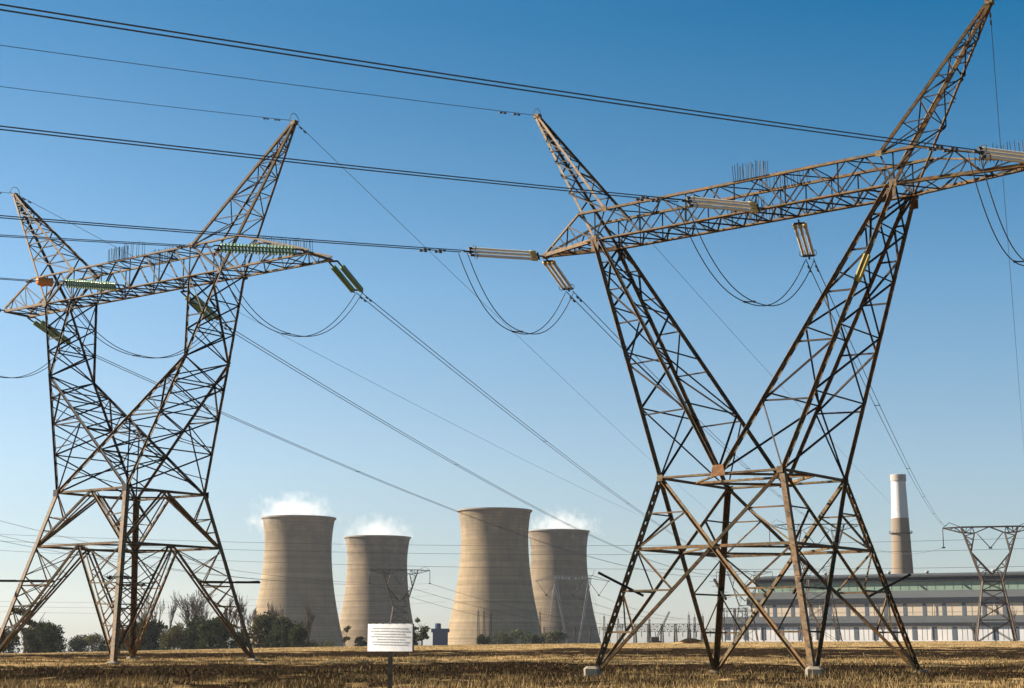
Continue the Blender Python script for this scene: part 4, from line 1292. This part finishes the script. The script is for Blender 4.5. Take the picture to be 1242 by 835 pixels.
gantry(738, 852, 757, 'long low switchyard gantry behind the left legs of the right pylon', 640, 8)
gantry(660, 735, 761, 'low switchyard gantry in front of the rear cooling tower', 760, 5)
gantry(878, 906, 738, 'tall short gantry just left of the station building', 640, 3)
gantry(770, 870, 763, 'lower rear gantry across the gap left of the station', 720, 7)

# crane with leaning lattice boom in the switchyard
b = on_ground(796, 630); root = empty('crane', b); tag(root, 'crane with leaning lattice boom in the switchyard behind the right pylon', 'crane')
mb = MB(); p = Vector((0, 0, 1.6)); q = at(812, 742, 630) - b
for sx, sy in S4: mb.bar(p + Vector((sx * .45, sy * .45, 0)), q + Vector((sx * .25, sy * .25, 0)), .16)
for i in range(4):
    a, c = S4[i], S4[(i + 1) % 4]; lattice(mb, p + Vector((a[0] * .45, a[1] * .45, 0)), q + Vector((a[0] * .25, a[1] * .25, 0)), p + Vector((c[0] * .45, c[1] * .45, 0)), q + Vector((c[0] * .25, c[1] * .25, 0)), 9, .1, 'Z')
mb.build('boom', M['steel_far'], root)
mb = MB(); mb.box((-.6, 0, 1.7), (3.4, 2.4, 1.6), 0, .2); mb.build('cab', M['steel_far'], root)
for sy in (-1, 1):
    mb = MB(); mb.box((0, sy * 1.3, .45), (4.2, .6, .9), 0, .25); mb.build('track', M['fitting'], root)

# ------------------------------------------------------------------ vegetation
def leaf_mat(name, dark, light, rough=.7):
    m, t, b = mat(name, rough=1.0, spec=0.0)
    c = mix(t, island(t), dark, light)
    v = objco(t); c = mix(t, ramp(t, noise(t, .35, 3, .5, v), [(.42, 0.), (.62, .75)]), c, tuple(x * 1.9 for x in light))
    t.links.new(c, b.inputs['Base Color'])
    tr = node(t, 'ShaderNodeBsdfTranslucent'); t.links.new(c, tr.inputs[0])
    ms = node(t, 'ShaderNodeMixShader'); ms.inputs[0].default_value = .12
    out = t.nodes['Material Output']; t.links.new(b.outputs[0], ms.inputs[1]); t.links.new(tr.outputs[0], ms.inputs[2]); t.links.new(ms.outputs[0], out.inputs['Surface'])
    return m


M['leaf_dark'] = leaf_mat('dark_evergreen_leaf', (.010, .014, .006), (.036, .045, .018))
M['leaf_olive'] = leaf_mat('olive_leaf', (.022, .024, .008), (.062, .058, .022))
M['leaf_grey'] = leaf_mat('grey_green_leaf', (.03, .036, .018), (.07, .075, .042))
M['bark'] = concrete_mat('grey_brown_bark', (.115, .09, .07), 1.5)
M['twig'] = concrete_mat('bare_twig', (.085, .068, .055), 1.0)


def crown_mesh(blobs, n, size, mat_, name, parent):
    """Leaf sprays spread through the volume of several uneven lobes, thinning at the rim."""
    V = []; tot = sum(r[0] * r[1] * r[2] for _, r in blobs)
    for c, r in blobs:
        k = max(20, int(n * (r[0] * r[1] * r[2]) / tot))
        d = rng.normal(size=(k, 3)); d /= np.linalg.norm(d, axis=1)[:, None]
        rad = rng.uniform(.35, 1, k) ** .45
        lump = 1 + .28 * np.sin(d[:, 0] * 5 + c[0]) * np.sin(d[:, 1] * 4 + c[2] * 2) + .2 * np.sin(d[:, 2] * 7 + c[1] * 3 + d[:, 0] * 4)
        V.append(np.array(c) + d * np.array(r) * (rad * lump)[:, None])
    P_ = np.concatenate(V); k = len(P_)
    u = rng.normal(size=(k, 3)); u /= np.linalg.norm(u, axis=1)[:, None]
    w = rng.normal(size=(k, 3)); w -= u * (u * w).sum(1)[:, None]; w /= np.linalg.norm(w, axis=1)[:, None]
    s = size * rng.uniform(.5, 1.4, k)[:, None]
    q = np.stack([P_ - u * s, P_ - w * s * .55, P_ + u * s, P_ + w * s * .55], 1).reshape(-1, 3)
    o = np_mesh(name, q, np.arange(len(q)).reshape(-1, 4), mat_); o.parent = parent
    return o


def limb(mb, p, d, L, r, depth, spread=.55, kids=3, up=.25, minr=.02):
    pts = [p]; dd = d.copy(); seg = 4
    for i in range(seg):
        dd = (dd + Vector((random.gauss(0, .10), random.gauss(0, .10), random.gauss(up * .3, .06)))).normalized(); pts.append(pts[-1] + dd * L / seg)
    mb.tube(pts, [max(minr, r * (1 - .5 * i / seg)) for i in range(seg + 1)], 5 if depth > 1 else 4, cap=False)
    if depth <= 0: return
    for k in range(kids):
        f = random.uniform(.45, 1.0) if k else 1.0
        i = min(seg, int(f * seg)); s_ = Vector((random.gauss(0, 1), random.gauss(0, 1), random.gauss(.2, .5))).normalized()
        nd = (dd * (1 - spread) + s_ * spread + Vector((0, 0, up))).normalized()
        limb(mb, pts[i], nd, L * random.uniform(.55, .8), max(minr, r * .5), depth - 1, spread, kids, up, minr)


GT = 'trees at the edge of the field'


def leafy_tree(px, ptop, dist, width, label, mat_='leaf_dark', n=3500, shape='round', zoff=0.0, leaf=None, name='leafy_tree', group=GT, low=.12):
    b = on_ground(px, dist); b.z -= .5 + zoff; H = at(px, ptop, dist).z - b.z; W = width * dist / FOCAL_PX
    root = empty(name, b); tag(root, label, 'bush' if 'bush' in name else 'tree', group)
    mb = MB(); limb(mb, Vector((0, 0, -.3)), Vector((random.gauss(0, .05), random.gauss(0, .05), 1)), H * .5, H * .035 + .06, 2, .5, 3, .3, .04); mb.build('trunk', M['bark'], root)
    blobs = []
    k = {'round': 9, 'tall': 9, 'open': 8, 'bush': 7}[shape]
    for i in range(k):
        f = i / (k - 1)
        if shape == 'round':
            a = random.uniform(0, 2 * pi); rr = W * .5 * random.uniform(.25, .62); z = H * random.uniform(low + .16, .78)
            blobs.append(((cos(a) * rr, sin(a) * rr, z), (W * random.uniform(.20, .30), W * random.uniform(.20, .30), H * random.uniform(.13, .22))))
        elif shape == 'open':
            a = random.uniform(0, 2 * pi); rr = W * .5 * random.uniform(.1, .8); z = H * random.uniform(.3, .93)
            blobs.append(((cos(a) * rr, sin(a) * rr, z), (W * random.uniform(.12, .2), W * random.uniform(.12, .2), H * random.uniform(.05, .09))))
        elif shape == 'tall':
            z = H * (.12 + .8 * f); rr = W * .16
            blobs.append(((random.gauss(0, rr), random.gauss(0, rr), z), (W * .34 * (1.15 - f * .7), W * .34 * (1.15 - f * .7), H * .11)))
        else:
            a = random.uniform(0, 2 * pi); rr = W * .5 * random.uniform(.2, .8)
            blobs.append(((cos(a) * rr, sin(a) * rr, H * random.uniform(.2, .7)), (W * .2, W * .2, H * .25)))
    if shape in ('round', 'tall'):
        for q in range(5):
            a = 2 * pi * q / 5 + random.uniform(-.4, .4); blobs.append(((cos(a) * W * .3, sin(a) * W * .3, H * .16), (W * .2, W * .2, H * .16)))
    if shape == 'round': blobs.append(((0, 0, H * .55), (W * .36, W * .36, H * .36))); blobs.append(((0, 0, H * .8), (W * .2, W * .2, H * .17)))
    crown_mesh(blobs, int(n * 1.7), leaf or max(.26, H * .036), M[mat_], 'crown', root)
    return root


def bare_tree(px, ptop, dist, label, spread=.42, kids=4, lean=0, depth=4, up=.32):
    b = on_ground(px, dist); b.z -= .4; H = at(px, ptop, dist).z - b.z
    root = empty('bare_tree', b); tag(root, label, 'tree', 'leafless trees behind the left pylon')
    mb = MB(); n0 = len(mb.v)
    limb(mb, Vector((0, 0, 0)), Vector((lean, 0, 1)).normalized(), H * .36, H * .018, depth, spread, kids, up, .05)
    zmax = max(v_[2] for v_ in mb.v); f = H / zmax
    mb.v = [(v_[0] * f, v_[1] * f, v_[2] * f) for v_ in mb.v]
    mb.build('branches', M['twig'], root)


T = 480
leafy_tree(30, 737, T - 60, 44, 'sparse dark spreading tree at the left edge under the pylon leg', n=1600, shape='open', leaf=.3)
leafy_tree(5, 760, T, 40, 'dark low tree cut off by the left edge', n=2500)
leafy_tree(53, 753, T - 40, 54, 'big dark round tree left of the left pylon', n=6000)
leafy_tree(93, 770, T + 60, 24, 'small dark round tree right of the big round one', n=2200)
leafy_tree(112, 768, T + 120, 30, 'pale olive tree between two dark trees left of the left pylon', 'leaf_olive', 2200)
leafy_tree(127, 775, T + 70, 20, 'small dark tree close beside the left pylon\'s middle legs', n=1600)
leafy_tree(150, 762, T + 60, 30, 'dark tree directly behind the left pylon\'s middle legs', n=2000)
leafy_tree(178, 748, T + 20, 46, 'tall dark green tree right of the left pylon\'s middle legs', n=4500)
leafy_tree(212, 757, T, 40, 'olive green tree under the leafless fan shaped tree', 'leaf_olive', 3200)
leafy_tree(238, 747, T + 10, 40, 'dark tree rising right under the leafless fan shaped tree', n=3800)
leafy_tree(262, 747, T - 20, 48, 'dense dark tree left of the left pylon\'s right foot', n=4500)
leafy_tree(290, 764, T, 34, 'low dark tree behind the left pylon\'s right foot', n=2400)
leafy_tree(320, 742, T + 10, 36, 'olive tree in front of the left edge of the leftmost cooling tower', 'leaf_olive', 2600)
leafy_tree(342, 747, T, 40, 'dark tree in front of the middle of the leftmost cooling tower', n=3800)
leafy_tree(363, 755, T - 20, 26, 'narrow dark tree right of its group, before the leftmost cooling tower', n=2000)
bare_tree(225, 712, T + 60, 'leafless tree with a wide fan of branches', .5, 5, 0, 4, .16)
bare_tree(189, 715, T + 40, 'slim leafless tree left of the fan shaped one', .3, 3, .05, 4)
bare_tree(204, 722, T + 60, 'thin leafless tree close beside the fan shaped one', .28, 3, -.03, 4)
bare_tree(275, 716, T + 70, 'upright leafless poplar left of the pylon\'s right leg', .24, 4, 0, 4)
bare_tree(291, 719, T + 70, 'upright leafless poplar right of the pylon\'s right leg', .24, 4, .02, 4)
bare_tree(308, 735, T + 40, 'leafless tree left of the leftmost cooling tower', .42, 4, 0, 4)
bare_tree(371, 726, T, 'tall thin leafless tree in front of the leftmost cooling tower', .3, 4, 0, 4)
bare_tree(172, 722, T + 50, 'leafless tree just right of the left pylon\'s middle legs', .36, 4, 0, 4)
bare_tree(330, 728, T + 30, 'leafless tree against the lit edge of the leftmost cooling tower', .42, 4, 0, 4)
bare_tree(246, 730, T + 50, 'small leafless tree between the fan shaped one and the poplars', .35, 4, 0, 3)
leafy_tree(419, 758, 560, 16, 'thin olive tree between the leftmost cooling tower and its neighbour', 'leaf_olive', 700, 'open', leaf=.22)
leafy_tree(437, 771, 560, 18, 'low dark tree beside the left edge of the sign', n=900)
leafy_tree(511, 750, 520, 25, 'round airy tree right of the sign', 'leaf_grey', 1500, 'open', leaf=.28)
leafy_tree(503, 764, 525, 18, 'low tree touching the right edge of the sign', 'leaf_dark', 900)
leafy_tree(385, 776, 540, 40, 'low bush at the foot of the leftmost cooling tower', 'leaf_grey', 900, 'bush', name='bush', group='bushes by the cooling towers')
for px, pt_, w_, lab in ((584, 768, 20, 'small dark bush at the left of the row before the tower without steam'), (606, 764, 34, 'grey green bush before the middle of the tower without steam'), (632, 762, 38, 'widest grey green bush before the tower without steam'), (652, 768, 20, 'last grey green bush right of the row before the tower without steam'), (672, 764, 30, 'dark bush at the foot of the rear cooling tower')):
    leafy_tree(px, pt_, 620, w_, lab, 'leaf_grey' if 'grey' in lab else 'leaf_dark', 1500, 'bush', name='bush', group='bushes by the cooling towers')
for px, pt_, lab in ((1232, 735, 'leafless tree at the right edge before the station'), (1072, 742, 'leafless tree before the station right of the chimney\'s foot' if False else 'small leafless tree in front of the station behind the right pylon\'s leg'), (1185, 752, 'small leafless tree before the station by the far pylon')):
    bare_tree(px, pt_, 560, lab, .45, 4, 0, 3)

# ------------------------------------------------------------------ sign
def sign():
    D_ = 28.6; c = at(471, 773.5, D_); b = Vector((c.x + .01, c.y + .06, gz(c.x, c.y)))
    root = empty('sign', (b.x, b.y, b.z), radians(-24)); tag(root, 'white rectangular notice board on a grey post, facing the camera', 'sign')
    w, h = .935, .50; zc = c.z - b.z
    m, t, bs = mat('white_sign_enamel', (.80, .81, .82), .45, 0.0, .5); M['sign'] = m
    vv = objco(t, (2.2, 2.2, 3.2)); t.links.new(mix(t, ramp(t, noise(t, 2.0, 5, .65, vv), [(.38, 0.), (.68, 1.)]), (.84, .85, .86), (.60, .63, .66)), bs.inputs['Base Color'])
    m2, t, bs = mat('faded_grey_lettering', (.47, .49, .51), .6); M['ink'] = m2
    mb = MB(); n = 24; vs = []; 
    fold = lambda u: -.035 * (1 - abs(u)) ** 1 * 0 + .03 * (u * u)
    for y in (0, .012):
        for i in range(n + 1):
            u = -1 + 2 * i / n
            for z in (-1, 1): vs.append((u * w / 2, fold(u) + y, zc + z * h / 2))
    k = 2 * (n + 1); fs = []
    for i in range(n):
        a = 2 * i; fs += [(a, a + 2, a + 3, a + 1), (k + a, k + a + 1, k + a + 3, k + a + 2), (a + 1, a + 3, k + a + 3, k + a + 1), (a, k + a, k + a + 2, a + 2)]
    fs += [(0, 1, k + 1, k), (2 * n, k + 2 * n, k + 2 * n + 1, 2 * n + 1)]
    mb.add(vs, fs, False); pl = mb.build('panel', M['sign'], root)
    tx = MB()
    rows = [(.17, -.36, .36), (.118, -.40, .40), (.066, -.33, .30), (.02, -.40, .40), (-.03, -.26, .30), (-.078, -.38, .38), (-.125, -.34, .36)]
    for z, xa_, xb_ in rows:
        x = xa_
        while x < xb_:
            L_ = random.uniform(.012, .05); xx = min(x + L_, xb_)
            u = (x + xx) / w; tx.box(((x + xx) / 2, fold(u) - .0035, zc + z), (xx - x, .003, .017)); x = xx + random.uniform(.006, .016)
    tx.build('faded_text', M['ink'], pl)
    mb = MB()
    for i in range(7):
        u = -.9 + 1.8 * i / 6
        for s_ in (-1, 1):
            mb = MB(); mb.box((u * w / 2, fold(u) + .004, zc + s_ * (h / 2 + .006)), (.022, .016, .012)); mb.build('edge_clip', M['fitting'], pl)
    mb = MB(); mb.box((w / 2 + .008, .045, zc), (.018, .03, h)); mb.box((0, .046, zc + .12), (w, .025, .05)); mb.box((0, .046, zc - .12), (w, .025, .05)); mb.build('back_frame', M['fitting'], root)
    M['post'] = steel_mat('grey_painted_post', (.07, .075, .072), (.09, .06, .04), .3)
    mb = MB(); mb.angle((-.02, .075, -.4), (-.02, .075, zc + h / 2 - .03), .085, .01, ref=(1, .3, 0)); mb.build('post', M['post'], root)


sign()

# ------------------------------------------------------------------ steam
def steam(i, cx, cy, cz, rx, ry, rz, dens, label):
    m = bpy.data.materials.new('steam_volume'); m.use_nodes = True; t = m.node_tree
    t.nodes.remove(t.nodes['Principled BSDF']); out = t.nodes['Material Output']
    pv = node(t, 'ShaderNodeVolumePrincipled'); pv.inputs['Color'].default_value = (.97, .97, .98, 1); pv.inputs['Anisotropy'].default_value = .2
    tc = node(t, 'ShaderNodeTexCoord')
    ln = node(t, 'ShaderNodeVectorMath', operation='LENGTH'); t.links.new(tc.outputs['Object'], ln.inputs[0])
    fall = node(t, 'ShaderNodeMapRange'); fall.inputs['From Min'].default_value = 1.0; fall.inputs['From Max'].default_value = .15
    t.links.new(ln.outputs['Value'], fall.inputs['Value'])
    mp = node(t, 'ShaderNodeMapping'); mp.inputs['Location'].default_value = (i * 7.3, i * 3.1, 0); mp.inputs['Scale'].default_value = (rx / 9, ry / 9, rz / 11)
    t.links.new(tc.outputs['Object'], mp.inputs['Vector'])
    nz = noise(t, 1.0, 5, .62, mp.outputs[0])
    a = node(t, 'ShaderNodeMath', operation='MULTIPLY_ADD'); a.inputs[1].default_value = .95; t.links.new(fall.outputs[0], a.inputs[0])
    s_ = node(t, 'ShaderNodeMath', operation='MULTIPLY_ADD'); s_.inputs[1].default_value = 2.1; s_.inputs[2].default_value = -1.36; t.links.new(nz, s_.inputs[0]); t.links.new(s_.outputs[0], a.inputs[2])
    mx = node(t, 'ShaderNodeMath', operation='MAXIMUM'); mx.inputs[1].default_value = 0; t.links.new(a.outputs[0], mx.inputs[0])
    d_ = node(t, 'ShaderNodeMath', operation='MULTIPLY'); d_.inputs[1].default_value = dens; t.links.new(mx.outputs[0], d_.inputs[0])
    t.links.new(d_.outputs[0], pv.inputs['Density']); t.links.new(pv.outputs[0], out.inputs['Volume'])
    bm = bmesh.new(); bmesh.ops.create_icosphere(bm, subdivisions=3, radius=1); me = bpy.data.meshes.new('steam_plume'); bm.to_mesh(me); bm.free(); me.materials.append(m)
    o = bpy.data.objects.new('steam_plume', me); COL.objects.link(o); o.location = (cx, cy, cz); o.scale = (rx, ry, rz)
    tag(o, label, 'steam', 'steam plumes', 'stuff')


t0, t1, t3 = ct_top[0], ct_top[1], ct_top[3]
steam(1, t0.x - 5, t0.y, t0.z + 1, 46, 34, 26, .055, 'largest white steam plume over the leftmost cooling tower')
steam(2, t1.x + 1, t1.y, t1.z + 1, 42, 34, 23, .042, 'white steam plume over the cooling tower behind the sign')
steam(3, t3.x + 4, t3.y, t3.z + 1, 46, 34, 26, .048, 'white steam plume over the rear right cooling tower')

# ------------------------------------------------------------------ haze
HAZE = 0.00004
m = bpy.data.materials.new('haze_volume'); m.use_nodes = True; t = m.node_tree
t.nodes.remove(t.nodes['Principled BSDF'])
pv = node(t, 'ShaderNodeVolumePrincipled'); pv.inputs['Color'].default_value = (.80, .88, 1.0, 1); pv.inputs['Density'].default_value = HAZE; pv.inputs['Anisotropy'].default_value = .3
t.links.new(pv.outputs[0], t.nodes['Material Output'].inputs['Volume'])
mb = MB(); mb.box((0, 0, 45), (11000, 11000, 230)); hz = mb.build('haze', m)
tag(hz, 'thin pale haze in the air over the field and power station', 'haze', None, 'stuff')
